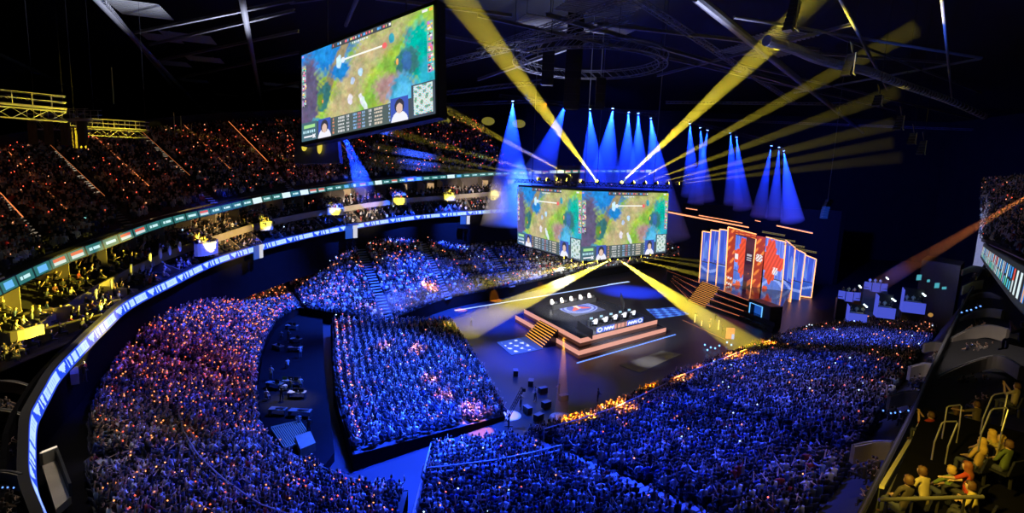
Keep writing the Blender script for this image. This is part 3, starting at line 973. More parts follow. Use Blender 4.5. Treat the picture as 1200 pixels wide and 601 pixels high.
# ---------------------------------------------------------------- modelled figures (one continuous skin surface each)
def person_mats(kind=''):
    nm = 'person_' + kind
    if nm in MATS: return MATS[nm]
    sh = attr_mat('shirt_cloth', 0, .85, obj_color=True)
    def rnd(name, c0, c1, rough):
        m = mat(name, c0, rough)
        nt = m.node_tree; oi = nt.nodes.new('ShaderNodeObjectInfo'); mx = nt.nodes.new('ShaderNodeMix'); mx.data_type = 'RGBA'
        mx.inputs['A'].default_value = (*c0, 1); mx.inputs['B'].default_value = (*c1, 1)
        nt.links.new(oi.outputs['Random'], mx.inputs['Factor'])
        nt.links.new(mx.outputs['Result'], nt.nodes['Principled BSDF'].inputs['Base Color'])
        return m
    MATS[nm] = [sh, rnd('skin', (.66, .46, .36), (.40, .25, .18), .55), rnd('hair', (.015, .012, .01), (.09, .05, .03), .6), rnd('trousers', (.03, .03, .04), (.05, .06, .11), .8)]
    return MATS[nm]

def skel_person(pose='lap', stand=False, lean=0., detail=1, arms=None, turn=0., long_hair=False, fingers=False):
    """returns mesh: skin-modifier body facing +Y. seated: feet at z 0, seat .42"""
    dz = .46 if stand else 0.
    V = []; R = []; E = []; T = []     # verts, radii, edges, bone part
    def v(p, r):
        V.append(p); R.append(r); return len(V) - 1
    def e(a, b, t): E.append((a, b)); T.append(t)
    L = lambda z: lean * (z - .45)
    Y = lambda x, y, z: (x, y + L(z), z + dz)
    pel = v(Y(0, 0, .47), (.15, .12)); wa = v(Y(0, 0, .66), (.135, .10)); ch = v(Y(0, -.01, .86), (.16, .115)); nb = v(Y(0, -.01, .99), (.09, .07)); nk = v(Y(0, .0, 1.05), (.05, .052))
    e(pel, wa, SHIRT); e(wa, ch, SHIRT); e(ch, nb, SHIRT); e(nb, nk, SKIN)
    ct, st_ = math.cos(turn), math.sin(turn)
    H = lambda x, y, z: Y(x * ct - y * st_, x * st_ + y * ct, z)
    ch_ = v(H(0, .035, 1.10), (.055, .065)); hd = v(H(0, .02, 1.19), (.078, .095)); cw = v(H(0, .0, 1.265), (.065, .075))
    e(nk, ch_, SKIN); e(ch_, hd, SKIN); e(hd, cw, HAIR)
    if detail > 1:
        no = v(H(0, .125, 1.165), (.012, .012)); e(hd, no, SKIN)
        for s in (-1, 1):
            ea = v(H(s * .09, .01, 1.17), (.012, .02)); e(hd, ea, SKIN)
    for s in (-1, 1):
        hip = v(Y(s * .09, .02, .44), (.10, .10))
        e(pel, hip, PANT)
        if stand:
            sx = s * .02
            kn = v((s * .11 , .04 * s, .50), (.065, .07)); an = v((s * .12, -.02 + .05 * s, .10), (.042, .045)); toe = v((s * .14, .12 + .05 * s, .04), (.04, .03))
        else:
            kn = v((s * .14, .45, .49), (.068, .068)); an = v((s * .14, .44, .10), (.042, .042)); toe = v((s * .15, .58, .04), (.04, .03))
        e(hip, kn, PANT); e(kn, an, PANT); e(an, toe, HAIR)
    ap = arms or arms_pose(pose)
    for s, (sh, el, wr) in zip((-1, 1), ap):
        a = v(Y(*sh), (.062, .062)); b = v(Y(*el), (.047, .047)); c = v(Y(*wr), (.030, .026))
        d = (Vector(wr) - Vector(el)).normalized()
        hnd = Vector(wr) + d * .08
        h = v(Y(*hnd), (.038, .02))
        e(nb, a, SHIRT); e(a, b, SHIRT); e(b, c, SKIN); e(c, h, SKIN)
        side = d.cross(Vector((0, 0, 1)))
        if side.length < .1: side = Vector((1, 0, 0))
        side.normalize()
        if fingers:
            curl = -Vector((0, 0, 1)) if abs(d.z) < .7 else Vector((0, 1, 0))
            for k, ln in enumerate((.070, .080, .075, .058)):
                o = side * (-.030 + .02 * k)
                f1 = v(Y(*(hnd + o + d * ln * .55)), (.0095, .0095)); f2 = v(Y(*(hnd + o * 1.1 + d * ln + curl * .02)), (.008, .008))
                e(h, f1, SKIN); e(f1, f2, SKIN)
            th = v(Y(*(Vector(wr) + d * .06 - side * .06)), (.010, .010)); e(c, th, SKIN)
        else:
            f1 = v(Y(*(hnd + d * .07)), (.03, .012)); e(h, f1, SKIN)
    me = bpy.data.meshes.new('person_body')
    me.from_pydata(V, E, [])
    o = bpy.data.objects.new('person_body_tmp', me); COL.objects.link(o)
    sk = o.modifiers.new('skin', 'SKIN'); sk.use_smooth_shade = True
    for i, (rx, ry) in enumerate(R):
        sv_ = me.skin_vertices[0].data[i]; sv_.radius = (rx, ry); sv_.use_root = (i == 0)
    sub = o.modifiers.new('sub', 'SUBSURF'); sub.levels = detail; sub.render_levels = detail
    dg = bpy.context.evaluated_depsgraph_get(); dg.update()
    res = bpy.data.meshes.new_from_object(o.evaluated_get(dg))
    bpy.data.objects.remove(o)
    res.materials.clear()
    for m in person_mats(): res.materials.append(m)
    # paint faces by nearest bone
    nv = len(res.vertices); co = np.empty(nv * 3, dtype=np.float32); res.vertices.foreach_get('co', co); co = co.reshape(-1, 3)
    A = np.array([V[a] for a, b in E]); B = np.array([V[b] for a, b in E]); D = B - A; LL = (D * D).sum(1) + 1e-9
    mi = []
    for pl in res.polygons:
        c = co[list(pl.vertices)].mean(0)
        t = np.clip(((c - A) * D).sum(1) / LL, 0, 1)
        dd = np.linalg.norm(A + D * t[:, None] - c, axis=1) / np.where(np.array([x == SHIRT for x in T]), 1.25, 1.0)
        k = int(dd.argmin()); part = T[k]
        if c[2] > 1.08 + dz and abs(c[0]) < .2 and part in (SKIN, HAIR):
            hx, hy, hz = H(0, 0, 1.17); hy_ = c[1] - hy; hx_ = c[0] - hx
            fy = -hx_ * st_ + hy_ * ct     # along the face direction
            part = HAIR if (c[2] > 1.225 + dz or (fy < .015 and c[2] > (1.12 + dz))) else SKIN
        mi.append(part)
    res.polygons.foreach_set('material_index', mi)
    res.shade_smooth()
    res.name = 'person_body'
    return res

# 270 nearest spectators as figures of their own
SP = [(p, l, skel_person(p, lean=l, detail=1)) for p in POSES for l in (0., .2)]
POSE_TXT = {'lap': 'hands in lap', 'clap': 'clapping', 'phone': 'hands at the face', 'fold': 'arms folded', 'knees': 'hands on knees', 'up': 'both arms raised', 'wave': 'one arm raised', 'point': 'one arm held out'}
band = MB().tube((0, 0, -.02), (0, 0, .02), .04, 8).mesh('wristband', emis('wristband_orange', (1, .3, .08), 6))
W16 = np.repeat(np.array([5, 3, 2.5, 2, 4, 1.1, .8, .8]), 2); W16 = W16 / W16.sum()
chosen_l = sorted(chosen, key=lambda i: ids[i])
for n_, i in enumerate(chosen_l):
    x, y, z, yaw, key = PEOPLE[i]
    pz, ln, me = SP[int(rng.choice(16, p=W16))]
    o = link('spectator', me, None, (x, y, z))
    o.rotation_euler = (0, 0, yaw)
    s = random.uniform(.95, 1.06) * PS; o.scale = (s, s, s)
    k = int(rng.choice(len(TOPS), p=TOPW)); o.color = (*TOPS[k], 1)
    px, py, d = scr(PEOPLE[i])
    where = {'D': 'above the near stair aisle' if px < 760 else 'below the dark side boxes', 'B': 'in the curved end stand', 'A': 'in the far stand', 'C': 'in the floor block'}[key]
    if key == 'D' and px < 500: where = 'by the slanting rail'
    tag(o, 'spectator in %s top, %s, seated %s' % (TOPN[k], POSE_TXT[pz], where), 'person', 'spectators in the stands, %s top, %s, %s' % (TOPN[k], POSE_TXT[pz], where))
    if random.random() < (.35 if key == 'B' else .08):
        sh, el, wr = arms_pose(pz)[1]
        b = link('wristband', band, o, (wr[0], wr[1] + ln * (wr[2] - .45), wr[2]))

# ================================================================ the centre stage
FL = lambda px, py, z=0.: atz(px, py, z)
C0 = FL(677.9, 420.6); R0 = FL(779.7, 392.0)
H1, H2 = 1.48, 2.93
L1 = FL(604.2, 369, H1); L0 = Vector((L1.x, L1.y, 0))
Uv = R0 - C0; Vv = L0 - C0
Ud, Vd = Uv.normalized(), Vv.normalized()
print('STAGE', C0, Uv.length, Vv.length, 'angle', math.degrees(Ud.angle(Vd)))
Zv = Vector((0, 0, 1))
def SP_(u, v, z): return C0 + Ud * u + Vd * v + Zv * z
LU, LV = Uv.length, Vv.length
IN = 1.5
stage = thing('centre_stage', C0, 'two-tier square player stage with salmon lit edges in the middle of the floor', 'stage')
M_deck = mat('stage_deck', (.02, .02, .028), .18, noise=.2, scale=.8)
M_salm = emis('salmon_led', (1.0, .44, .33), .80, True)
M_salmd = emis('salmon_led_dim', (.62, .20, .14), .12)
def cloc(mb, name, m, par, root):
    o = mb.build(name, m, par)
    o.matrix_parent_inverse = Matrix.Translation(-root.location)
    return o
def frustum(u0, v0, u1, v1, z0, z1):
    b = [SP_(u0, v0, z0), SP_(u1, v0, z0), SP_(u1, v1, z0), SP_(u0, v1, z0)]
    return b + [p + Zv * (z1 - z0) for p in b]
cloc(MB().hexa(frustum(0, 0, LU, LV, 0, H1)), 'lower_tier', M_deck, stage, stage)
cloc(MB().hexa(frustum(IN, IN, LU - IN, LV - IN, H1, H2)), 'upper_tier', M_deck, stage, stage)
def band_ring(u0, v0, u1, v1, z0, z1, name, m, t=.06):
    mb = MB()
    for (a, b) in (((u0, v0), (u1, v0)), ((u1, v0), (u1, v1)), ((u1, v1), (u0, v1)), ((u0, v1), (u0, v0))):
        p, q = SP_(*a, z0), SP_(*b, z0); d = (q - p).normalized(); n = Vector((d.y, -d.x, 0)) * t
        for sgn in (1,):
            c = SP_((u0 + u1) / 2, (v0 + v1) / 2, z0)
            if n.dot(p + (q - p) / 2 - c) < 0: n = -n
            mb.slab([p, q, q + n, p + n], Zv * (z1 - z0))
    cloc(mb, name, m, stage, stage)
band_ring(0, 0, LU, LV, H1 - .82, H1 - .03, 'led_fascia', M_salm)
band_ring(0, 0, LU, LV, .05, H1 - .88, 'dim_fascia', M_salmd)
band_ring(IN, IN, LU - IN, LV - IN, H2 - .85, H2 - .03, 'led_fascia', M_salm)
band_ring(IN, IN, LU - IN, LV - IN, H1 + .03, H2 - .92, 'dim_fascia', M_salmd)
# orange steps on the west side
B0, B1 = FL(615.9, 392.5, .3), FL(635.9, 406.5, .3); T0, T1 = FL(633.2, 375.3, H2), FL(654.5, 386.8, H2)
fl = thing('stage_steps', B0, 'flight of orange-edged steps up the left side of the player stage', 'steps')
mb = MB(); mn = MB()
NST = 8
for k in range(NST):
    t0, t1 = k / NST, (k + 1) / NST
    a = B0.lerp(T0, t0); b = B1.lerp(T1, t0); c = B1.lerp(T1, t1); d = B0.lerp(T0, t1)
    z = H2 * (k + 1) / NST
    for p in (a, b, c, d): p.z = 0
    mb.slab([a, b, c, d], Zv * z)
    n = (a - d); n.z = 0; n.normalize()
    mn.slab([a + n * .03 + Zv * (z - .17), b + n * .03 + Zv * (z - .17), b - n * .06 + Zv * (z - .17), a - n * .06 + Zv * (z - .17)], Zv * .185)
cloc(mb, 'treads', M_deck, fl, fl); cloc(mn, 'lit_nosing', emis('orange_nosing', (1.0, .42, .04), .9), fl, fl)
# LED strips on the floor
def strip(p, q, wd, m, label, name='light_strip', h=.05, group=None):
    d = (q - p).normalized(); n = Vector((-d.y, d.x, 0)) * wd / 2
    o = MB().slab([p - n, q - n, q + n, p + n], Zv * h).build(name, m, None, loc=p)
    return tag(o, label, 'light strip', group)
M_bl = emis('blue_strip', (.12, .28, 1.0), 1.6)
M_blw = emis('pale_blue_strip', (.45, .62, 1.0), 1.3)
strip(FL(676, 425.5), FL(791.5, 392), .28, M_bl, 'long blue light strip on the floor along the front of the player stage')
strip(FL(533, 364), FL(735, 330.3), .5, M_blw, 'pale blue light strip along the far edge of the event floor')
strip(FL(713, 333.6), FL(737, 330), .9, M_blw, 'short thick blue strip at the right end of the far floor line')
# floor panels with glowing graphics
def floor_screen(corn, fn, nu, nv, label, z=.06):
    P = [FL(*c, z) for c in corn]
    r = thing('floor_screen', P[0], label, 'floor screen')
    cols = [[fn((i + .5) / nu, (j + .5) / nv) for i in range(nu)] for j in range(nv)]
    o = painted_grid('screen_face', P, nu, nv, cols, M_led, r); o.matrix_parent_inverse = Matrix.Translation(-r.location)
    cloc(MB().slab([p - Zv * .05 for p in P], Zv * .045), 'frame', M_blackm, r, r)
def g1(u, v):
    base = (.04, .10, .55)
    r = math.sin(u * 17 + v * 9) * math.sin(v * 15 - u * 6) + .4 * math.sin(u * 41) * math.sin(v * 33)
    e = .1 < v < .9 and .1 < u < .72
    if e and r > .62: return (.85, .92, 1.0)
    if e and r > .3: return (.12, .25, .85)
    return base if u < .75 else (.03, .06, .28)
floor_screen([(582, 401), (616, 394.5), (640, 408), (599.5, 416)], g1, 40, 24, 'small floor screen with white and blue blots at the foot of the orange steps')
def g2(u, v):
    r = math.sin(u * 9 + v * 14) * math.sin(v * 11 - u * 13)
    return (.10, .32, .95) if r > .35 else ((.04, .14, .8) if r > -.1 else (.01, .04, .32))
floor_screen([(757, 362), (790, 360), (808, 368), (770, 373.5)], g2, 36, 20, 'blue patterned floor screen right of the player stage')
def emblem(u, v):
    x, y = (u - .5) * 2, (v - .5) * 2
    bg = (.015, .03, .16)
    if abs(x) < .55 and -.35 + abs(x) * .9 < y < .12 + abs(x) * .35 and abs(x) > .08: return (.95, .10, .07)
    if abs(x) < .12 and -.5 < y < .1: return (.95, .75, .7)
    rr = math.hypot(x * .9, y * 1.1)
    if .62 < rr < .74 or (.86 < rr < .92): return (.35, .45, 1.0)
    if rr < .95: return (.06, .10, .62)
    return bg
P = [SP_(u, v, H2 + .03) for (u, v) in ((LU * .34, LV * .88), (LU * .72, LV * .88), (LU * .72, LV * .52), (LU * .34, LV * .52))]
r = thing('floor_screen', P[0], 'floor screen with a red winged emblem in a blue ring between the two team desks', 'floor screen')
o = painted_grid('screen_face', P, 44, 44, [[emblem((i + .5) / 44, (j + .5) / 44) for i in range(44)] for j in range(44)], M_led, r); o.matrix_parent_inverse = Matrix.Translation(-r.location)

# chairs, desks, monitors, players
M_white = mat('white_shell', (.75, .76, .8), .5)
def gaming_chair(loc, rz, label, group):
    t = thing('gaming_chair', loc, label, 'chair', group, rz)
    MB().box((0, 0, .42), (.25, 0, 0), (0, .24, 0), (0, 0, .10)).build('seat', M_blackm, t)
    MB().slab([(-.24, -.22, .5), (.24, -.22, .5), (.27, -.30, .95), (.20, -.36, 1.34), (-.20, -.36, 1.34), (-.27, -.30, .95)], (0, -.09, .02)).build('backrest', M_white, t)
    for s in (-1, 1):
        MB().box((s * .29, 0, .64), (.04, 0, 0), (0, .16, 0), (0, 0, .04)).box((s * .29, 0, .46), (.02, 0, 0), (0, .03, 0), (0, 0, .18)).build('armrest', M_blackm, t)
    mb = MB().tube((0, 0, .08), (0, 0, .42), .035, 8)
    for k in range(5):
        a = k * 2 * math.pi / 5; mb.tube((0, 0, .09), (math.cos(a) * .3, math.sin(a) * .3, .05), .025, 4); mb.ball((math.cos(a) * .3, math.sin(a) * .3, .04), .035, 6, 4)
    mb.build('swivel_base', M_blackm, t)
    return t
CH0 = None
PM_DESK = skel_person('lap', lean=.15, detail=1, arms=[((-.19, 0, .98), (-.27, .18, .76), (-.15, .44, .76)), ((.19, 0, .98), (.27, .18, .76), (.15, .44, .76))])
def team(feet, face, labels, pgroup, shirt, monitors_d):
    global CH0
    rz = basis(face)
    for k, p in enumerate(feet):
        if CH0 is None:
            c = CH0 = gaming_chair(p, rz, '', pgroup.replace('players', 'gaming chairs'))
        else:
            c = copy_tree(CH0); c.location = p; c.rotation_euler = (0, 0, rz)
        c['label'] = labels[k].replace('player in white', 'white gaming chair', 1)
        c['group'] = pgroup.replace('players', 'gaming chairs')
        o = link('player', PM_DESK, None, p)
        o.rotation_euler = (0, 0, rz); o.color = (.85, .86, .9, 1); o.scale = (PS, PS, PS); c.scale = (PS, PS, PS)
        tag(o, labels[k], 'person', pgroup)
        # monitor on the desk
        f = Vector((-math.sin(rz), math.cos(rz), 0)); s = Vector((f.y, -f.x, 0))
        m = thing('monitor', p + f * monitors_d * PS + Zv * .96, labels[k].replace('player in white, back turned' if shirt == 0 else 'player in white', 'lit desk monitor', 1), 'monitor', pgroup.replace('players', 'monitors'), rz)
        m.scale = (PS, PS, PS)
        MB().cbox((0, 0, .32), .60, .04, .36).build('display_case', M_blackm, m)
        MB().cbox((0, -.026, .32), .56, .01, .32).build('screen', emis('monitor_face', (.35, .6, .75), 1.1), m)
        MB().tube((0, .02, .02), (0, .02, .2), .025, 6).cbox((0, .02, .01), .22, .16, .02).build('stand', M_blackm, m)
ORD = ['first', 'second', 'third', 'fourth', 'fifth']
nd0, nd1 = FL(696.5, 383, H2), FL(741, 372.2, H2)
near_feet = [nd0.lerp(nd1, k / 4) for k in range(5)]
team(near_feet, Vd, ['player in white, back turned, %s from the stage corner, near team desk' % q for q in ORD], 'players at the near team desk', 0, .95)
fd0, fd1 = FL(647.5, 360.5, H2), FL(691, 352.3, H2)
far_feet = [fd0.lerp(fd1, k / 4) for k in range(5)]
team(far_feet, -Vd, ['player in white facing the emblem, %s from the steps, far team desk' % q for q in ORD], 'players at the far team desk', 1, .95)
def team_desk(a, b, f, label):
    d = (b - a).normalized()
    t = thing('team_desk', a, label, 'desk')
    p = a - d * .8 + f * 1.2; q = b + d * .8 + f * 1.2
    h = f * .35
    cloc(MB().slab([p - h + Zv * .72, q - h + Zv * .72, q + h + Zv * .72, p + h + Zv * .72], Zv * .24), 'desk_top', M_blackm, t, t)
    cloc(MB().slab([p + h, q + h, q + h * 1.2, p + h * 1.2], Zv * .95), 'front_panel', M_blackm, t, t)
    for e in (p, q):
        cloc(MB().slab([e - h, e - h + d * .06, e + h + d * .06, e + h], Zv * .72), 'leg', M_blackm, t, t)
team_desk(near_feet[0], near_feet[-1], Vd, 'black team desk with five monitors, seen over the backs of the near players')
team_desk(far_feet[0], far_feet[-1], -Vd, 'black team desk in front of the five far players in white')
# low wall with a blue and white sign behind the near team
a, b = FL(697, 392, H2), FL(757.5, 380, H2)
t = thing('sign_panel', a, 'long low blue and white sign on the stage edge behind the near team', 'sign')
a = SP_((a - C0).dot(Ud), IN + .25, H2); b = SP_((b - C0).dot(Ud), IN + .25, H2)
def sgn(u, v):
    if .37 < u < .63:
        return (.72, .30, .22) if (int(u * 60) % 5) and .15 < v < .9 else (.08, .03, .04)
    for c in (.07, .93):
        rr = math.hypot((u - c) / .055, (v - .5) / .42)
        if rr < 1: return (.9, .95, 1.) if .55 < rr else (.05, .2, .85)
    if (.16 < u < .36 or .66 < u < .86) and .2 < v < .85:
        return (.9, .95, 1.) if (int(u * 70 + v * 3) % 4) < 2 or abs(v - .5) < .12 else (.04, .12, .8)
    return (.03, .10, .75)
cols = [[sgn((i + .5) / 90, (j + .5) / 14) for i in range(90)] for j in range(14)]
HS = 1.15
o = painted_grid('sign_face', [a + Zv * HS - Vd * .03, b + Zv * HS - Vd * .03, b + Zv * .1 - Vd * .03, a + Zv * .1 - Vd * .03], 90, 14, cols, M_led, t); o.matrix_parent_inverse = Matrix.Translation(-t.location)
cloc(MB().slab([a, b, b + Vd * .12, a + Vd * .12], Zv * (HS + .05)), 'panel_body', M_blackm, t, t)
# dark glass pens around each team
for (p, q, lab) in ((FL(676.5, 386, H2), FL(694, 397.5, H2), 'black screen wall at the steps end of the near team desk'), (FL(727, 351, H2), FL(731, 362, H2), 'black panel standing right of the floor emblem')):
    o = MB().wall([p, q], 1.7, .1).build('partition_screen', M_blackm, None, loc=p); tag(o, lab, 'screen wall')

# ================================================================ screens
def game(nu, nv):
    u = (np.arange(nu) + .5)[None, :] / nu * np.ones((nv, 1)); v = (np.arange(nv) + .5)[:, None] / nv * np.ones((1, nu))
    U = u * 16; Vq = v * 9
    n1 = np.sin(U * 1.3 + 1.7 * np.sin(Vq * .9)) * np.sin(Vq * 1.1 + 1.3 * np.sin(U * .7 + 1))
    n2 = np.sin(U * 1.6 + Vq * 1.9) * np.sin(Vq * 1.9 - U * 1.1); n3 = np.sin(U * 7 + 3 * n1) * np.sin(Vq * 8 + 2 * n2)
    G = np.array([.22, .48, .05]); TAN = np.array([.50, .42, .20]); YG = np.array([.42, .55, .05]); TEAL = np.array([.0, .42, .33]); BLU = np.array([.01, .20, .62]); PUR = np.array([.10, .08, .17]); DG = np.array([.03, .16, .16]); PINK = np.array([.42, .24, .22])
    def sm(x): return np.clip(x, 0, 1)[..., None]
    c = G * np.ones((nv, nu, 3))
    c = c + (YG - c) * sm(.5 + n1 * .8)
    def blob(cx, cy, rx, ry, col, soft=2.2, rot=0., wob=.12):
        nonlocal c
        x = (u - cx) * 16 / 9; y = v - cy
        xr = x * math.cos(rot) + y * math.sin(rot); yr = -x * math.sin(rot) + y * math.cos(rot)
        d = np.sqrt((xr / rx) ** 2 + (yr / ry) ** 2) + wob * (n2 + 1.2 * n3)
        c = c + (np.array(col) - c) * sm((1.0 - d) * soft * .7 + .5)
    blob(.42, .52, .75, .16, TAN, 1.6, -1.0); blob(.60, .25, .5, .12, TAN * .9, 1.6, -.5); blob(.36, .72, .2, .22, TAN, 2)
    blob(.22, .05, .42, .24, BLU, 3); blob(.10, .02, .3, .18, BLU * 1.1, 3)
    blob(.06, .50, .20, .44, PUR, 3.5); blob(.02, .8, .18, .3, PUR, 3)
    blob(.30, .28, .34, .07, TAN * .55, 4, -1.0); blob(.34, .32, .14, .10, BLU * .9, 3)
    blob(.20, .55, .10, .16, DG, 5, .3); blob(.17, .58, .05, .08, G * .6, 3); blob(.19, .60, .012, .02, (1, .35, .08), 6)
    blob(.13, .84, .08, .08, (.03, .30, .40), 4); blob(.85, .28, .06, .16, PUR * 1.4, 4); blob(.90, .40, .16, .30, TEAL, 3); blob(.83, .45, .14, .15, DG, 5, .4)
    blob(.83, .44, .06, .09, (.03, .12, .32), 4); blob(.765, .42, .015, .03, (1, .4, .1), 6); blob(.73, .16, .035, .055, (.03, .32, .42), 6)
    blob(.72, .66, .22, .14, PINK, 2.5, .3); blob(.80, .72, .17, .17, (.05, .35, .62), 3.5); blob(.80, .74, .10, .10, (.08, .45, .75), 3); blob(.96, .66, .10, .2, (.02, .42, .55), 3)
    blob(.52, .72, .03, .10, (.75, .82, .8), 6, -.5); blob(.42, .66, .035, .06, (.85, .82, .9), 6); blob(.50, .40, .03, .04, (.45, .62, .9), 6); blob(.44, .47, .03, .04, (.45, .62, .9), 6); blob(.33, .22, .04, .07, (.5, .75, .95), 5)
    gr = np.random.default_rng(5)
    for (gx, gy, am) in ((16, 9, .10), (44, 25, .12), (110, 62, .07)):
        g = gr.normal(size=(gy + 2, gx + 2, 3)) * .45 + gr.normal(size=(gy + 2, gx + 2, 1))
        xi = u * gx; yi = v * gy; x0 = xi.astype(int); y0 = yi.astype(int); fx = (xi - x0)[..., None]; fy = (yi - y0)[..., None]
        fx = fx * fx * (3 - 2 * fx); fy = fy * fy * (3 - 2 * fy)
        val = (g[y0, x0] * (1 - fx) + g[y0, x0 + 1] * fx) * (1 - fy) + (g[y0 + 1, x0] * (1 - fx) + g[y0 + 1, x0 + 1] * fx) * fy
        c = c * np.clip(1 + am * val, .2, 2.2)
    def rect(x0, y0, x1, y1, col, only=None):
        nonlocal c
        m = (u >= x0) & (u < x1) & (v >= y0) & (v < y1)
        if only is not None: m = m & only
        c[m] = col
    rect(.37, .205, .67, .225, (.95, .95, .85)); blob(.365, .215, .028, .03, (.75, .85, 1.), 8, wob=0); blob(.68, .215, .03, .03, (.9, .12, .12), 8, wob=0)
    # top bar
    rect(.27, 0, .73, .055, (.05, .06, .07))
    R = random.Random(4)
    for k in range(22):
        x = .28 + k * .0205; rect(x, .012, x + R.choice([.008, .014, .017]), .04, R.choice([(.9, .9, .9), (.1, .4, .9), (.9, .15, .2), (.05, .06, .07), (.7, .6, .2)]))
    rect(.93, .01, .965, .04, (.85, .85, .85)); rect(.975, .01, .995, .045, (1., .45, .05)); rect(.005, .01, .02, .04, (.5, .3, .9))
    rect(.44, .06, .56, .08, (.85, .88, .9), (np.sin(u * 400) > -.2))
    # team portraits
    for x0 in (.0, .955):
        for k in range(5):
            y = .13 + k * .098
            rect(x0 + .005, y, x0 + .04, y + .085, (.30, .32, .38))
            for q in range(12):
                xx = x0 + .005 + R.random() * .028; yy = y + R.random() * .07
                rect(xx, yy, xx + .012, yy + .02, R.choice([(.9, .15, .3), (.9, .9, .85), (.15, .7, .5), (.95, .6, .1), (.6, .2, .7), (.05, .05, .08)]))
    # lower HUD
    rect(0, .80, 1, 1, (.05, .07, .09))
    rect(0, .79, .14, 1., (.05, .12, .16)); rect(.02, .82, .12, .86, (.35, .75, .25)); 
    for k in range(6): rect(.015 + k * .019, .885, .027 + k * .019, .915, (.5, .8, .9))
    rect(.02, .945, .10, .965, (.9, .9, .95)); rect(.10, .93, .125, .98, (.9, .9, .95), (np.abs((u - .1125) * 16 / 9 - (v - .955)) < .012) | (np.abs((u - .1125) * 16 / 9 + (v - .955)) < .012))
    def face(cx, y0, y1, w):
        rect(cx - w, y0, cx + w, y1, (.04, .08, .45))
        m = ((u - cx) * 16 / 9 / .10) ** 2 + ((v - (y1 + .01)) / .11) ** 2 < 1; m &= (v < y1); c[m] = (.85, .86, .95)
        m = (((u - cx) * 16 / 9 / .056) ** 2 + ((v - (y0 + .085)) / .070) ** 2 < 1) & (v > y0 + .01); c[m] = (.03, .03, .05)
        m = ((u - cx) * 16 / 9 / .038) ** 2 + ((v - (y0 + .108)) / .050) ** 2 < 1; c[m] = (.72, .50, .40)
    face(.205, .79, 1., .052); face(.775, .765, 1., .058)
    rect(.27, .80, .715, 1., (.07, .10, .10))
    for k in range(5):
        y = .815 + k * .036
        for x, wd, cc in ((.275, .012, (.9, .3, .15)), (.32, .05, (.8, .8, .8)), (.39, .02, (.75, .75, .8)), (.44, .03, (.25, .5, .9)), (.475, .025, (.55, .15, .2)), (.51, .02, (.3, .5, .85)), (.56, .02, (.75, .75, .8)), (.60, .06, (.85, .7, .55)), (.70, .012, (.3, .5, 1.))):
            rect(x, y, x + wd, y + .022, cc, (np.sin(u * 700 + k * 2) > -.35))
    rect(.855, .685, 1, 1, (.05, .07, .10)); mp = (u > .868) & (u < .985) & (v > .70) & (v < .975)
    c[mp] = (.62, .82, .76)
    c[mp & (n3 > .35)] = (.12, .35, .22); c[mp & (np.sin(u * 300) * np.sin(v * 170) > .75)] = (.9, .25, .3); c[mp & (np.sin(u * 210 + 1) * np.sin(v * 260) > .8)] = (.05, .4, .95)
    return np.clip(c ** .9 * 1.12, 0, 1.2)
GC = game(288, 162)

def big_screen(name, label, corners, thick, backn, gain, parent_loc=None, casing=True):
    t = thing(name, corners[0], label, 'screen')
    o = painted_grid('screen_face', corners, 288, 162, GC, M_led_s if gain is None else gain, t); o.matrix_parent_inverse = Matrix.Translation(-t.location)
    if casing:
        TL, TR, BR, BL = corners
        cx = (TR - TL).normalized(); cz = (TL - BL).normalized()
        e = .35
        P = [TL - cx * e + cz * e, TR + cx * e + cz * e, BR + cx * e - cz * e, BL - cx * e - cz * e]
        cloc(MB().slab([p + backn * .06 for p in P], backn * thick), 'casing', M_blackm, t, t)
    return t
G_scr = attr_mat('screen_bright', .95, .5, sample=True)
G_scr2 = attr_mat('screen_hazy', .92, .5, sample=True)
# hanging side screen
TL, TR, BL, BR = at(353.5, 65.3, 53), at(507.7, 5.7, 42), at(353.7, 166.5, 53), at(510.3, 133, 42)
BR = BL + (TR - TL) + (at(510.3, 133, 42) - (BL + (TR - TL))) * 1.0
nrm = (TR - TL).cross(BL - TL).normalized()
if nrm.dot(TL - EYE) < 0: nrm = -nrm
s1 = big_screen('hanging_screen', 'big tilted side screen showing the game, hung alone at the upper left', [TL, TR, BR, BL], .9, nrm, G_scr)
for q, p in ((TL.lerp(TR, .2), 0), (TL.lerp(TR, .8), 0)):
    mb = MB().tube(q + nrm * .5, Vector((q.x, q.y, 60)) + Vector((nrm.x, nrm.y, 0)) * .5, .06, 6); cloc(mb, 'hanging_cable', M_steel, s1, s1)
# grey panel below it, yellow light ovals put in as glowing shapes
pa = [at(345, 163, 57), at(395, 158, 53), at(398, 191, 53), at(345, 192, 57)]
t = thing('hanging_banner', pa[0], 'dark grey hanging panel with two glowing ovals of yellow light below the side screen', 'panel')
cloc(MB().slab(pa, nrm * .4), 'panel_body', mat('grey_panel', (.10, .10, .11), .7, noise=.2), t, t)
for (cx, cy, rx, ry, d) in ((375, 172.5, 3.6, 7.6, 54.4), (357, 171, 4.5, 6, 55.6)):
    c = at(cx, cy, d - .15); q = (-nrm).to_track_quat('Z', 'Y')
    ra, rb = rx * d / F * 1.2, ry * d / F
    cloc(MB().slab([c + q @ Vector((math.cos(a * math.pi / 10) * ra, math.sin(a * math.pi / 10) * rb, 0)) for a in range(20)], -nrm * .06), 'light_oval', emis('yellow_oval_glow', (1., .8, .08), .75), t, t)

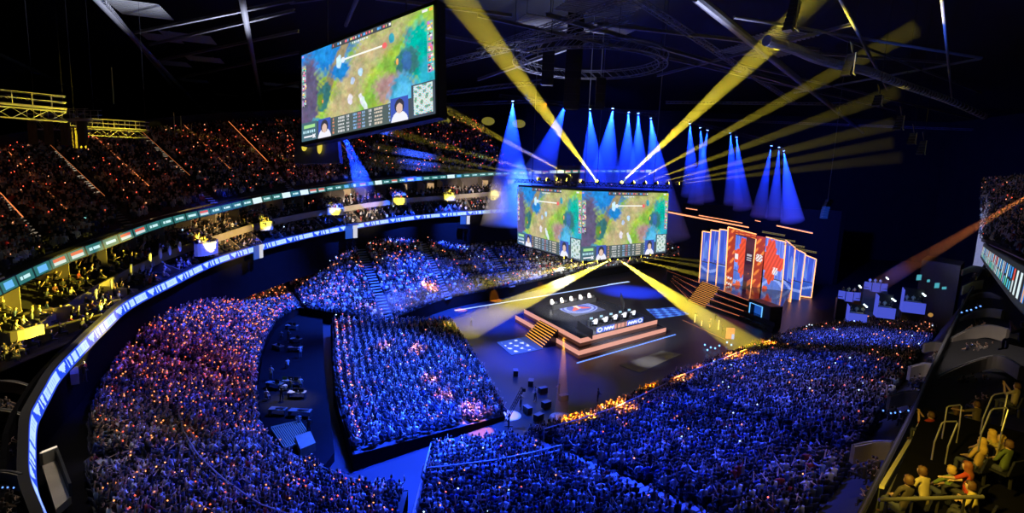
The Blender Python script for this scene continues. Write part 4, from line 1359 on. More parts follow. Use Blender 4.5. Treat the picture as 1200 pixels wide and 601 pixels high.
# centre cube
S_T, S_B = at(682, 223.8, 88), at(681, 306.7, 88)
A_T, A_Bm = at(606, 218.5, 110), at(606.5, 285, 110)
D_T, D_Bm = at(783.7, 226.2, 105), at(780.2, 295.8, 105)
cu1 = (D_T + A_T) - S_T; cu2 = (D_Bm + A_Bm) - S_B
cube = thing('centre_scoreboard', S_B, 'four-sided centre screen cube hanging over the player stage showing the game', 'screen')
ctr = (S_T + cu1) / 2
def face_(TLc, TRc, BRc, BLc):
    o = painted_grid('screen_face', [TLc, TRc, BRc, BLc], 288, 162, GC, G_scr2, cube); o.matrix_parent_inverse = Matrix.Translation(-cube.location)
face_(A_T, S_T, S_B, A_Bm); face_(S_T, D_T, D_Bm, S_B); face_(D_T, cu1, cu2, D_Bm); face_(cu1, A_T, A_Bm, cu2)
k_ = .985
def shr(p): return ctr.lerp(p, k_) if True else p
def hz(p): 
    q = Vector((ctr.x, ctr.y, p.z)); return q.lerp(p, .985)
cloc(MB().hexa([hz(p) - Zv * .3 for p in (S_B, D_Bm, cu2, A_Bm)] + [hz(p) + Zv * .35 for p in (S_T, D_T, cu1, A_T)]), 'frame', M_blackm, cube, cube)
for p in (S_T, D_T, cu1, A_T):
    q = Vector((ctr.x, ctr.y, p.z)).lerp(p, .8); cloc(MB().tube(q, Vector((q.x, q.y, 60)), .08, 6), 'hanging_cable', M_steel, cube, cube)
mb = MB()
ring = [Vector((ctr.x, ctr.y, p.z + 1.2)).lerp(p + Zv * 1.2, 1.02) for p in (S_T, D_T, cu1, A_T)]
for i in range(4): mb.truss(ring[i], ring[(i + 1) % 4], .6, .06)
cloc(mb, 'lighting_truss', M_blackm, cube, cube)

# ================================================================ main stage with portal screens
ms = thing('main_stage', FL(815, 356), 'raised main stage with orange-lined terraces in front of the portal screens', 'stage')
D3 = 3.3
fr = [(782, 318), (824, 329), (845, 336.5), (885, 351.5), (915, 362)]
bl_ = [(780, 326), (806, 353), (827, 360.5), (866, 374), (905, 390)]
tp_ = [FL(x, y, D3) for x, y in fr]; bt_ = [FL(x, y, 0.) for x, y in bl_]
back = at(850, 300, 175); back.z = D3
mb = MB(); nos = MB()
for k in range(4):
    for i in range(len(fr) - 1):
        if i == 1: continue
        t0, t1 = k / 4, (k + 1) / 4
        a = bt_[i].lerp(tp_[i], t0); b = bt_[i + 1].lerp(tp_[i + 1], t0); c = bt_[i + 1].lerp(tp_[i + 1], t1); d = bt_[i].lerp(tp_[i], t1)
        for p in (a, b, c, d): p.z = 0
        mb.slab([a, b, c, d], Zv * (D3 * (k + 1) / 4))
        if i < 3:
            n = (a - d).normalized() * .05; z = D3 * (k + 1) / 4 - .10
            nos.slab([a + n + Zv * z, b + n + Zv * z, b - n + Zv * z, a - n + Zv * z], Zv * .12)
cloc(mb, 'terraces', M_deck, ms, ms); cloc(nos, 'orange_edge_line', emis('orange_line', (1.0, .26, .10), .62), ms, ms)
top = [Vector((p.x, p.y, 0)) for p in tp_]
bk = [at(800, 300, 185), at(935, 330, 165)]
dk = MB().slab(top + [Vector((bk[1].x, bk[1].y, 0)), Vector((bk[0].x, bk[0].y, 0))], Zv * D3)
cloc(dk, 'stage_deck', mat('gloss_deck', (.02, .02, .03), .12), ms, ms)
# orange staircase
st = thing('stage_steps', FL(806, 353), 'wide orange-lined staircase up to the main stage portals', 'steps')
mb = MB(); mn = MB(); NST = 14
for k in range(NST):
    t0, t1 = k / NST, (k + 1) / NST
    a, d = bt_[1].lerp(tp_[1], t0), bt_[1].lerp(tp_[1], t1); b, c = bt_[2].lerp(tp_[2], t0), bt_[2].lerp(tp_[2], t1)
    for p in (a, b, c, d): p.z = 0
    z = D3 * (k + 1) / NST
    mb.slab([a, b, c, d], Zv * z)
    n = (a - d).normalized() * .05
    mn.slab([a + n + Zv * (z - .1), b + n + Zv * (z - .1), b - n + Zv * (z - .1), a - n + Zv * (z - .1)], Zv * .12)
cloc(mb, 'treads', M_deck, st, st); cloc(mn, 'lit_nosing', emis('orange_nosing2', (1.0, .40, .06), .8), st, st)
# blue-lit doorway
dz_ = [FL(889, 374, 0), FL(903.5, 380, 0)]
p, q = dz_; dd = (q - p).normalized(); 
t = thing('stage_portal', p, 'dark block with an open blue-lit doorway at the end of the stage terraces', 'doorway')
hh = 4.0
nn_ = Vector((dd.y, -dd.x, 0)); nn_ = nn_ if nn_.dot(EYE - p) > 0 else -nn_
mb = MB()
for (e0, e1, z0, z1) in ((-.6, 0, 0, hh + .6), (1, 1, 0, hh + .6)):
    pass
W_ = (q - p).length
f_ = p + nn_ * 2.6
mb.slab([f_ - dd * .7, f_, f_ - nn_ * 3, f_ - dd * .7 - nn_ * 3], Zv * (hh + .7)); g_ = f_ + dd * W_
mb.slab([g_, g_ + dd * 2.6, g_ + dd * 2.6 - nn_ * 3, g_ - nn_ * 3], Zv * (hh + .7)); mb.slab([f_ + Zv * hh, g_ + Zv * hh, g_ - nn_ * 3 + Zv * hh, f_ - nn_ * 3 + Zv * hh], Zv * .7)
cloc(mb, 'surround', M_blackm, t, t)
cloc(MB().slab([f_ - nn_ * 1.2, g_ - nn_ * 1.2, g_ - nn_ * 1.3, f_ - nn_ * 1.3], Zv * hh), 'lit_backdrop', emis('blue_doorway', (.02, .16, .85), .5), t, t)
mb = MB()
for e in (f_ + nn_ * .05, g_ + nn_ * .05): mb.tube(e, e + Zv * hh, .12, 4)
mb.tube(f_ + nn_ * .05 + Zv * hh, g_ + nn_ * .05 + Zv * hh, .08, 4)
cloc(mb, 'light_tube', emis('cyan_tube', (.15, .5, 1.), 1.3), t, t)

# portals: (top-left, top-right, bottom-right, bottom-left) px, depth left/right
def stage_col(u, v, style):
    """u across the whole wall, v down"""
    hor = .62
    n = math.sin(u * 60) * math.sin(v * 14 + u * 20)
    if style == 'blue':
        c = np.array([.05, .11, .72]) * (.6 + .7 * (1 - abs(v - .35)))
        if v > hor:
            c = np.array([.04, .12, .62]) * (1.2 - (v - hor)) + np.array([.25, .3, .4]) * (abs(v - .72 - .1 * math.sin(u * 9)) < .03)
            if abs(v - hor) < .02: c = np.array([.02, .03, .12])
        else:
            x = (u * 8) % 1 - .5
            if abs(x) < .2 and v > .18 + x * x * 4 and v < .55: c = np.array([.16, .32, 1.0])
            if abs(abs(x) - .25) < .03: c = np.array([.28, .4, 1.])
        return c * (1 + .15 * n)
    return np.array([.5, .07, .03])
def petals(x, y):
    """red petal-shaped burst centred at 0,0"""
    a = math.atan2(y, x); r = math.hypot(x, y)
    return r < .75 + .22 * math.cos(a * 4) + .06 * math.sin(a * 17)
def portal(label, c, d, kind, frame=(1, 1, 1, 1), th=.5, nu=26, nv=52, u0=0., u1=1.):
    (tl, tr, br, bl) = c
    P = [at(*tl, d[0]), at(*tr, d[1]), at(*br, d[1]), at(*bl, d[0])]
    nrm = (P[1] - P[0]).cross(P[3] - P[0]).normalized()
    if nrm.dot(P[0] - EYE) < 0: nrm = -nrm
    t = thing('portal_screen', P[3], label, 'screen', None)
    cols = []
    for j in range(nv):
        row = []
        for i in range(nu):
            u = u0 + (u1 - u0) * (i + .5) / nu; v = (j + .5) / nv
            c_ = kind(u, v); row.append(tuple(float(q) for q in c_))
        cols.append(row)
    o = painted_grid('screen_face', P, nu, nv, cols, M_led, t); o.matrix_parent_inverse = Matrix.Translation(-t.location)
    cloc(MB().slab([p + nrm * .05 for p in P], nrm * th), 'casing', M_blackm, t, t)
    mb = MB()
    for k in range(4):
        if frame[k]: mb.tube(P[k] - nrm * .1, P[(k + 1) % 4] - nrm * .1, .17, 4)
    if any(frame): cloc(mb, 'light_border', emis('portal_border', (1.0, .36, .13), 2.6), t, t)
    return t
def k_blue(ph):
    def f(u, v):
        c = stage_col(u * .12 + ph, v, 'blue'); return np.clip(c * .8, 0, 1)
    return f
def k_center(u, v):     # wide right panel, blue with the red burst and a white plate
    c = stage_col(u * .4 + .3, v, 'blue') * .85 + np.array([.08, .1, .12])
    if petals((u - .32) / .80, (v - .36) / .36): c = np.array([.92, .10, .04]) * (.75 + .4 * math.sin(u * 19 + v * 23) ** 2)
    if v > .62 and petals((u - .15) / .5, (v - .92) / .16): c = np.array([.85, .10, .04])
    if abs(u - .58 + (v - .5) * .25) < .12 and abs(v - .5) < .055 and (int(u * 30 + v * 40) % 3): c = np.array([.95, .95, .95])
    return c
def k_redcol(seed, plate=None):
    def f(u, v):
        n = math.sin(v * 19 + seed) * math.sin(u * 7 + v * 31 + seed * 2)
        c = np.array([.55, .06, .03]) * (.8 + .9 * max(0, n))
        if n > .5: c = np.array([1., .28, .05])
        if plate:
            for (a, b) in plate:
                if a < v < b and .15 < u < .9: c = np.array([.92, .9, .9]) if (int(u * 9) + int(v * 60)) % 3 else np.array([.5, .1, .08])
        return c
    return f
def k_dark(u, v):
    c = np.array([.07, .02, .03]) * (1 + .5 * math.sin(v * 12))
    if .62 < v < .95 and u > .45 and math.sin(v * 30 + u * 5) > .1: c = np.array([.6, .12, .04])
    if .28 < v < .40 and .2 < u < .75 and (int(v * 90) % 3): c = np.array([.5, .5, .55])
    return c
def k_mid(u, v):
    c = stage_col(u * .2 + .15, v, 'blue') * .85 + np.array([.06, .08, .12])
    if petals((u - .75) / 1.0, (v - .36) / .36): c = np.array([.92, .10, .04]) * (.8 + .3 * math.sin(u * 9 + v * 25) ** 2)
    if v > .62 and petals((u - .5) / .8, (v - .92) / .13): c = np.array([.85, .12, .05])
    if abs(u - .18) < .16 and abs(v - .37) < .05: c = np.array([.92, .9, .9])
    return c
portal('narrow blue portal screen, outermost on the stair side', [(823.4, 270.9), (833.5, 272.5), (829, 329.3), (819.5, 326.3)], (154, 153), k_blue(.0), (1, 0, 0, 1))
portal('narrow blue portal screen, second from the stair side outer edge', [(833.3, 269.4), (843.6, 271), (839, 333), (828.8, 329.3)], (151, 150), k_blue(.22), (1, 0, 0, 1))
portal('narrow blue portal screen beside the tall red-edged portal', [(843.5, 268.5), (853.6, 270), (849.5, 336), (839, 333)], (148, 147), k_blue(.45), (1, 0, 0, 1))
portal('tall red column screen at the left edge of the tallest portal', [(853.4, 265.8), (862.5, 268.2), (858, 339.5), (849.5, 336)], (146, 145.2), k_redcol(1.0, [(.80, .84), (.90, .95)]), (1, 0, 0, 1))
portal('portal screen with half of a red burst on blue, inside the tallest portal', [(862.5, 275), (875, 278.5), (869.5, 345), (858, 340.5)], (146.6, 145.8), k_mid, (0, 0, 0, 0))
portal('dark column screen with a small grey mark inside the tallest portal', [(862.5, 268.2), (886.3, 274.5), (885.5, 280), (862, 274)], (144.9, 143.4), k_redcol(2.2), (1, 0, 0, 0), nu=30, nv=6)
portal('dark column screen under the right half of the tallest portal', [(875, 277.5), (886, 280), (878.8, 347), (869.5, 343.5)], (144.2, 143.4), k_dark, (0, 1, 0, 0))
portal('red column screen with white block letters beside the tallest portal', [(886.5, 276), (897.5, 278), (889, 352), (880, 348.5)], (145, 144), k_redcol(3.1, [(.28, .40), (.86, .97)]), (0, 0, 0, 0))
portal('widest blue portal screen with a red burst and white lettering', [(897.7, 277.5), (920.7, 283.5), (914.7, 357.7), (891.5, 351)], (143, 141), k_center, (1, 1, 0, 0), nu=44)
portal('blue portal screen just outside the widest one', [(920.7, 281), (932, 290.4), (925.8, 359), (915.5, 354.5)], (144, 143), k_blue(.6), (1, 1, 0, 0))
portal('blue portal screen, second outside the widest one', [(932.5, 291.5), (944, 297.2), (937, 351.7), (926.5, 350)], (147, 146), k_blue(.8), (1, 1, 0, 0))
portal('outermost blue portal screen on the curtain side', [(944, 298.8), (956.6, 303.8), (950.7, 348.7), (938, 347)], (150, 149), k_blue(.93), (1, 1, 1, 0))
# black backing wall of the stage and curtain
o = MB().slab([Vector((*at(800, 250, 180).xy, 0)), Vector((*at(985, 260, 168).xy, 0)), Vector((*at(990, 260, 170).xy, 0)), Vector((*at(800, 250, 182).xy, 0))], Zv * 24).build('stage_curtain', M_black, None)
tag(o, 'black curtain hanging behind the portal screens', 'curtain')
# glowing battens above the stage
for (a, b, d0, d1, lab, cc) in [((783.5, 248.6), (877, 266.4), 112, 138, 'longest orange light batten, sloping from the centre cube to the stage', 1), ((819, 252.3), (869.8, 261.3), 132, 146, 'thinner orange batten just above the longest one', 0),
                          ((804, 244), (817, 246), 140, 144, 'tiny orange batten highest beside the centre cube', 0), ((885, 258.3), (891, 259.6), 146, 148, 'tiny orange batten between the two long ones', 0), ((910, 264.3), (952.5, 273.3), 140, 136, 'bright orange batten above the curtain-side portals', 1)]:
    p, q = at(*a, d0), at(*b, d1)
    t = thing('light_batten', p, lab, 'light batten')
    cloc(MB().tube(p, q, .16 if cc else .10, 5), 'light_tube', emis('batten_glow', (1.0, .32, .14), 1.8 if cc else 1.8), t, t)
    cloc(MB().tube(p + Zv * .3, q + Zv * .3, .12, 4), 'carrier_rail', M_blackm, t, t)
# truss bars above the portals, yellow light on them made as glow
for k, (a, b) in enumerate([((893, 271.5), (920, 276)), ((905, 279), (932, 283)), ((918, 285.5), (943, 289.5)), ((930, 291), (957, 296))]):
    t = thing('truss_bar', at(*a, 138), 'truss bar glowing for yellow light above the portals, number %s from the tallest portal' % ORD[k], 'truss')
    cloc(MB().truss(at(*a, 138), at(*b, 136), .35, .05), 'lattice', emis('truss_light_glow', (.55, .42, .05), .35), t, t)

# raised blue plinths of the streaming booths
def booth(label, px, py, w_, d_, rz, tall, dep):
    c = at(px, py, dep); z = c.z; c.z = 0.0
    t = thing('caster_booth', c, label, 'booth', None, rz)
    M_bp = emis('booth_panel', (.10, .14, 1.0), .6)
    MB().cbox((0, 0, z / 2), w_, d_, z).build('platform', M_blackm, t)
    if tall:
        MB().cbox((0, -d_ / 2, z + .75), w_, .12, 2.3).build('lit_panel', M_bp, t)
        MB().slab([(-w_ / 2, -d_ / 2, z - .4), (-w_ / 2, d_ / 2, z - .4), (-w_ / 2, d_ / 2, z + tall), (-w_ / 2, -d_ / 2, z + tall - .2)], (-.1, 0, 0)).build('side_wall', M_bp, t)
        MB().cbox((0, d_ / 2, z + tall / 2 - .2), w_, .1, tall + .4).build('back_wall', M_blackm, t)
        MB().cbox((0, -d_ / 2, z + 1.95), w_ + .06, .2, .08).build('edge_trim', M_blackm, t)
        fz = z + .9
    else:
        for k in range(3):
            MB().cbox((-w_ / 3 + k * w_ / 3, -d_ / 2 + .35 * abs(k - 1), z + .75), w_ / 3 - .08, .12, 2.3, (k - 1) * .45).build('lit_panel', M_bp, t)
        fz = z + .6
    MB().cbox((0, 0, fz - .1), w_ - .2, d_ - .3, .12).build('booth_floor', M_blackm, t)
    MB().cbox((0, -.1, fz + .95), w_ * .7, .8, .06).cbox((-w_ * .3, -.1, fz + .47), .06, .6, .92).cbox((w_ * .3, -.1, fz + .47), .06, .6, .92).build('desk', M_white, t)
    return t, c, fz
BT = [('highest streaming booth with a bent row of three blue panels', 1025, 339, 5.2, 3.0, -.45, 0, 136),
      ('leftmost streaming booth with a bent row of blue panels', 994, 350, 4.6, 3.0, -.45, 0, 125),
      ('blue streaming booth standing closest to the crowd', 1003, 376, 3.2, 3.0, -.4, 3.3, 112),
      ('middle streaming booth with two tall blue panels', 1036, 369, 3.2, 3.0, -.4, 4.4, 114),
      ('streaming booth closest to the dark balconies', 1069, 363, 3.8, 3.2, -.5, 4.4, 112)]
pm = [skel_person('lap', stand=True, detail=1), skel_person('lap', lean=.1, detail=1)]
for b in BT:
    t, c, z = booth(*b)
    rz = b[5]
    M = Matrix.Translation(c) @ Matrix.Rotation(rz, 4, 'Z')
    for j in range(3):
        p = M @ Vector((-1.1 + j * 1.1, .75, z))
        o = link('presenter', pm[0], None, p); o.scale = (PS, PS, PS); o.rotation_euler = (0, 0, rz + math.pi + random.uniform(-.4, .4)); o.color = random.choice([(.6, .6, .65, 1), (.05, .05, .06, 1), (.8, .8, .82, 1)])
        tag(o, 'person standing behind the desk in the ' + b[0].split(' with ')[0], 'person', 'people in the ' + b[0].split(' with ')[0])
    for j in range(2):
        p = M @ Vector((-.7 + j * 1.4, -.1, z + .98))
        m = thing('monitor', p, 'small lit monitor on the desk of the ' + b[0].split(' with ')[0], 'monitor', 'monitors in the ' + b[0].split(' with ')[0], rz + math.pi)
        MB().cbox((0, 0, .32), .60, .05, .38).build('display_case', M_blackm, m); MB().cbox((0, -.03, .32), .56, .01, .33).build('screen', emis('booth_monitor', (.3, .9, .75), 1.2), m)
    for j in range(3):
        p = M @ Vector((b[3] / 2 - .3, b[4] / 2 - .4 - j * 1.2, z))
        l = thing('studio_lamp', p, 'white studio lamp on a stand in the ' + b[0].split(' with ')[0], 'lamp', 'lamps in the ' + b[0].split(' with ')[0])
        MB().ball((0, 0, 2.6), .17, 8, 6).build('lamp_head', emis('lamp_white', (.75, .95, 1.), 4), l); MB().tube((0, 0, 0), (0, 0, 2.45), .03, 6).build('pole', M_blackm, l)

# ================================================================ roof steel
def beam(a, b, wd=.7, r=.09, kind='truss', name='beam', h=50., h2=None, m=None):
    pa = atz(a[0], a[1], h); pb = atz(b[0], b[1], h2 or h)
    mb = MB()
    if kind == 'truss': mb.truss(pa, pb, wd, r, step=wd * 1.6)
    elif kind == 'tube': mb.tube(pa, pb, wd / 2, 10)
    elif kind == 'I':
        d = (pb - pa).normalized(); s = d.cross(Vector((0, 0, 1))).normalized() * wd / 2
        mb.slab([pa - s, pb - s, pb + s, pa + s], Zv * .06).slab([pa - s + Zv * wd, pb - s + Zv * wd, pb + s + Zv * wd, pa + s + Zv * wd], Zv * .06)
        mb.slab([pa - s * .12, pb - s * .12, pb + s * .12, pa + s * .12], Zv * wd)
    return struct(mb.build(name, m or M_steel))
for a, b, wd, k in [((105, -10), (238, 130), .9, 'tube'), ((280, -20), (309, 136), .8, 'tube'), ((-20, 55), (166, 140), .7, 'tube'), ((815, -4), (1012, 155), 1.1, 'tube'),
                    ((158, 40), (345, 2), .35, 'I'), ((175, 54), (345, 14), .35, 'I'), ((187, 72), (350, 38), .35, 'I'), ((208, 93), (350, 63), .4, 'I'), ((232, 126), (350, 98), .5, 'I'),
                    ((340, 5), (560, -25), .3, 'I'), ((350, 80), (520, 60), .3, 'I'),
                    ((405, 30), (422, -10), .5, 'tube'), ((500, 40), (620, 62), .4, 'I'), ((520, 75), (740, 20), .9, 'truss'), ((560, 95), (690, 50), .5, 'I'), ((560, 60), (760, -10), .6, 'truss'),
                    ((640, 20), (960, 110), .5, 'I'), ((700, 30), (960, 60), .4, 'I'), ((770, 90), (1000, 30), .35, 'I'), ((560, 20), (1050, 130), .35, 'I'),
                    ((740, -5), (930, 120), .6, 'truss'), ((860, 20), (1150, 68), .4, 'tube'), ((980, -10), (1040, 105), .4, 'tube'), ((1103, -10), (1116, 120), .35, 'tube'),
                    ((900, 60), (1110, 75), .3, 'I'), ((930, 110), (1150, 70), .25, 'I'), ((860, 75), (1140, 140), .3, 'I'), ((515, 110), (640, 95), .8, 'truss'), ((350, 130), (640, 118), .7, 'truss'), ((230, 128), (350, 142), .8, 'tube'),
                    ((780, 120), (1000, 122), .5, 'truss'), ((820, 140), (1140, 152), .5, 'truss'), ((120, 0), (210, 110), .4, 'truss'), ((970, 40), (1150, 110), .25, 'I'), ((440, 0), (600, 20), .35, 'I')]:
    beam(a, b, wd, k == 'truss' and .07 or .1, k)
# corrugated deck panels seen between the purlins, upper left
def deck_panel(px, py, w, d, rot, n=10):
    c = atz(px, py, 53)
    mb = MB()
    for i in range(n):
        mb.cbox(Vector((0, (i - n / 2) * d / n, 0)), w, d / n * .4, .12)
    mb.cbox((-w * .3, 0, .15), .2, d, .1).cbox((w * .3, 0, .15), .2, d, .1)
    o = mb.build('ceiling_panel', mat('deck_panel', (.45, .45, .46), .6, noise=.2)); o.location = c; o.rotation_euler = (0, 0, rot)
    struct(o)
for p in [(165, 12, 7, 9), (190, 45, 6, 6), (222, 45, 8, 7), (205, 75, 6, 6), (240, 70, 7, 6), (228, 95, 7, 5), (700, 10, 10, 7), (640, 28, 9, 6), (710, 35, 8, 5), (890, 60, 12, 8), (910, 45, 8, 8), (330, 100, 9, 5), (270, 112, 8, 5)]:
    deck_panel(*p, .35)
# ribbed air duct
pts = [atz(x, y, 48) for x, y in [(900, 48), (932, 58), (958, 69), (990, 78), (1018, 84), (1050, 96), (1085, 108), (1118, 120), (1155, 137)]]
pp = lerp_list(pts, 5)
t = thing('air_duct', pts[0], 'long ribbed air duct curving under the roof, lit blue halfway', 'duct')
cloc(MB().path(pp, .55, 10), 'pipe', M_blackm, t, t)
rm_ = mat('duct_rib', (.55, .55, .58), .5, noise=.1)
for i in range(len(pp) - 1):
    for u in (0, .5):
        p = pp[i].lerp(pp[i + 1], u); d = (pp[i + 1] - pp[i]).normalized() * .32; cloc(MB().tube(p - d, p + d, .66, 10), 'rib', rm_, t, t)
# round truss
cc = atz(690, 76, 47); t = thing('ring_truss', cc, 'circular lattice truss hanging under the roof above the centre screens', 'truss')
mb = MB(); Rr = 85 * (cc - EYE).length / F * .98
N = 48
for k in range(N):
    a0, a1 = 2 * math.pi * k / N, 2 * math.pi * (k + 1) / N
    P_ = lambda a, r, z: Vector((math.cos(a) * r, math.sin(a) * r, z))
    for (r, z) in ((Rr, 0), (Rr, 1.2), (Rr - 1.2, 0), (Rr - 1.2, 1.2)): mb.tube(P_(a0, r, z), P_(a1, r, z), .09, 4, cap=False)
    mb.tube(P_(a0, Rr, 0), P_(a1, Rr, 1.2), .05, 3, cap=False); mb.tube(P_(a0, Rr - 1.2, 0), P_(a1, Rr - 1.2, 1.2), .05, 3, cap=False); mb.tube(P_(a0, Rr, 0), P_(a0, Rr - 1.2, 0), .05, 3, cap=False)
mb.build('ring_lattice', M_steel, t)
for k in range(8):
    a = math.pi * k / 4 + .2; MB().tube((math.cos(a) * Rr, math.sin(a) * Rr, 1.2), (math.cos(a) * Rr, math.sin(a) * Rr, 14), .05, 4).build('hanging_cable', M_blackm, t)
# black speaker towers hanging through the ring
for (px, y0, y1, d, wd, lab) in [(669, -20, 128, 80, 2.4, 'tall black drape column hanging through the round truss'), (641, 42, 100, 84, 1.9, 'black speaker hang left of the tall black column'), (702, 92, 128, 88, 1.6, 'short black speaker hang right of the tall black column')]:
    p = at(px, y1, d); q = at(px, y0, d); h = q.z - p.z
    t = thing('speaker_hang', p, lab, 'speaker')
    nb = max(3, int(h / 1.1))
    for k in range(nb):
        MB().slab([(-wd / 2, -.5, k * h / nb), (wd / 2, -.5, k * h / nb), (wd / 2 * .85, .6, k * h / nb), (-wd / 2 * .85, .6, k * h / nb)], (0, 0, h / nb * .94)).build('speaker_box', M_black, t)
    MB().tube((0, 0, h), (0, 0, 61 - p.z), .08, 6).build('hanging_cable', M_steel, t)
# line arrays on the right, yellow rim light painted as added trims
for k, (px, y0, y1, d, n) in enumerate([(929, 2, 36, 62, 7), (996, 64, 88, 68, 6), (1029, 112, 124, 76, 4), (1054, 136, 152, 84, 5), (1069, 156, 169, 90, 4), (1080, 165, 181, 94, 5)]):
    p = at(px, y1, d); h = at(px, y0, d).z - p.z
    t = thing('speaker_array', p, 'hanging speaker array with yellow rim light painted on trims, %s in the line under the roof' % ['largest', 'second largest', 'third', 'fourth', 'fifth', 'lowest'][k], 'speaker', None, .9)
    for j in range(n):
        off = .12 * (n - j) ** 1.4 * .3
        MB().slab([(-.75, -.5 + off, 0), (.75, -.5 + off, 0), (.6, .5 + off, 0), (-.6, .5 + off, 0)], (0, 0, h / n * .9)).build('speaker_box', M_blackm, t).location = (0, 0, j * h / n)
    MB().tube((0, 0, h), (0, 0, 61 - p.z), .04, 5).build('hanging_cable', M_blackm, t)
    MB().cbox((-.8, -.45, h / 2), .10, .12, h).build('side_rim', mat('yellow_rim_paint', (.75, .65, .2), .5), t)
    MB().cbox((0, -.5, .02), 1.5, .14, .12).build('bottom_rim', mat('yellow_rim_paint', (.75, .65, .2), .5), t)
    mb = MB()
    for j in range(5): mb.tube((-.9 + .4 * j, 0, h + .1), (-1.2 + .6 * j, .3, h + 1.4), .04, 3)
    mb.build('rigging_frame', mat('yellow_rim_paint', (.75, .65, .2), .5), t)
# catwalk platforms lit yellow, upper left
def catwalk(px, py, d, length, rz, label, drapes):
    p = at(px, py, d); t = thing('catwalk', p, label, 'catwalk', None, rz)
    M_cw = mat('galvanised', (.55, .55, .5), .5, metal=.2, noise=.2)
    MB().cbox((0, 0, 0), length, 1.4, .12).build('deck', M_cw, t)
    mb = MB()
    for s in (-.7, .7):
        for z in (.55, 1.1): mb.tube((-length / 2, s, z), (length / 2, s, z), .035, 5)
        for k in range(int(length / 1.3) + 1): mb.tube((-length / 2 + k * 1.3, s, 0), (-length / 2 + k * 1.3, s, 1.1), .035, 5)
    mb.build('railing', M_cw, t)
    MB().truss((-length / 2, 0, -.7), (length / 2, 0, -.7), .9, .05).build('support_truss', M_cw, t)
    for k in range(drapes):
        x = -length / 2 + 1 + k * (length - 2) / max(drapes - 1, 1)
        n = 9
        v = []; f = []
        for i in range(n + 1):
            xx = x - .8 + 1.6 * i / n; yy = -.9 + .08 * math.sin(i * 2.2)
            v += [(xx, yy, -.3), (xx, yy, -3.0), (xx, yy + .05, -3.0), (xx, yy + .05, -.3)]
        for i in range(n):
            for q in range(4): f.append((i * 4 + q, i * 4 + (q + 1) % 4, i * 4 + 4 + (q + 1) % 4, i * 4 + 4 + q))
        MB().add(v, f).build('drape', mat('khaki_drape', (.22, .20, .10), .9, noise=.2), t)
    for k in range(5):
        x = random.uniform(-length / 2 + .5, length / 2 - .5)
        MB().cbox((x, .1, .4), .5, .4, .6).tube((x, 0, .7), (x + .2, -.6, .5), .16, 8).build('lamp_unit', M_blackm, t)
    MB().tube((-length / 2 + .2, 0, 0), (-length / 2 + .2, 0, 60 - p.z), .02, 4).tube((length / 2 - .2, 0, 0), (length / 2 - .2, 0, 60 - p.z), .02, 4).build('hanging_rod', M_blackm, t)
catwalk(12, 122, 46, 7.5, .75, 'short yellow-lit roof catwalk with railing at the far upper left', 0)
catwalk(75, 140, 62, 11, -.35, 'yellow-lit catwalk with hanging drapes below the long roof beam', 4)
catwalk(130, 150, 74, 9, .25, 'yellow-lit catwalk with lamps, beyond the one with drapes', 1)
for k, (x, y0, y1, d) in enumerate([(133.5, 80, 122, 60), (205, 132, 160, 90), (213, 136, 162, 92), (225, 146, 167, 96)]):
    p = at(x, y1, d); q = at(x, y0, d); q = Vector((p.x, p.y, q.z))
    tag(MB().tube(p, q, .07, 5).build('hanging_pole', mat('pole_yellow_light', (.7, .6, .2), .5), None, loc=p), 'thin pole with yellow light in its colour, hanging from the roof, %s' % ['longest one above the catwalk', 'leftmost of the close three', 'middle of the close three', 'shortest of the close three'][k], 'pole')  # yellow light is put into the pole colour

# ================================================================ light beams
def beam_mat(name, color, dens):
    if name in MATS: return MATS[name]
    m = bpy.data.materials.new(name); m.use_nodes = True; nt = m.node_tree
    nt.nodes.remove(nt.nodes['Principled BSDF'])
    vs = nt.nodes.new('ShaderNodeVolumeScatter'); vs.inputs['Density'].default_value = dens; vs.inputs['Color'].default_value = (1, 1, 1, 1); vs.inputs['Anisotropy'].default_value = 0.0
    nt.links.new(vs.outputs[0], nt.nodes['Material Output'].inputs['Volume'])
    MATS[name] = m
    return m
HZ = beam_mat('lit_haze', None, .02); HZ2 = beam_mat('thick_haze', None, .045); HZ4 = beam_mat('top_haze', None, .012); HZ5 = beam_mat('far_haze', None, .03); HZ6 = beam_mat('blue_haze', None, .12); HZ3 = beam_mat('dense_haze', None, .25)
def beam_light(src, end, col, power, ang, L, label, fixture=None, group=None, haze=None):
    src = Vector(src); end = Vector(end); d = (end - src).normalized()
    spot('moving_head_beam', src, end, col, power, ang, .25, .05)
    r1 = math.tan(math.radians(ang / 2)) * L * 1.02
    o = MB().tube(src + d * .25, src + d * L, .06, 20, r1).build('beam_haze', haze or HZ, None, loc=src)
    tag(o, label, 'light haze', group, 'stuff')
def lamp_head(src, aim, label, col, group):
    d = (Vector(aim) - Vector(src)).normalized(); q = d.to_track_quat('Z', 'Y')
    src = Vector(src) - d * .3
    t = thing('moving_head_lamp', src, label, 'stage light', group)
    loc = lambda p: q @ Vector(p)
    MB().tube(loc((0, 0, -.7)), loc((0, 0, -.02)), .22, 10, .3).build('lamp_head', M_blackm, t)
    MB().tube(loc((0, 0, -.03)), loc((0, 0, .04)), .25, 12).build('lens', emis('lens_%d%d' % (int(col[0] * 9), int(col[2] * 9)), col, 14), t)
    s = loc((.36, 0, -.35)); MB().tube(s * 1, s + Vector((0, 0, .5)), .05, 4).tube(s * -1 + Vector(loc((0, 0, -.7))), s * -1 + Vector(loc((0, 0, -.7))) + Vector((0, 0, .5)), .05, 4).build('yoke', M_blackm, t)
def cube_pt(px, py, z_ref):
    """point on the perimeter of the cube's lower or upper truss seen at this pixel"""
    d = 88 + (abs(px - 681) / 102.) * (17 if px > 681 else 22)
    return at(px, py, d * 1.0)
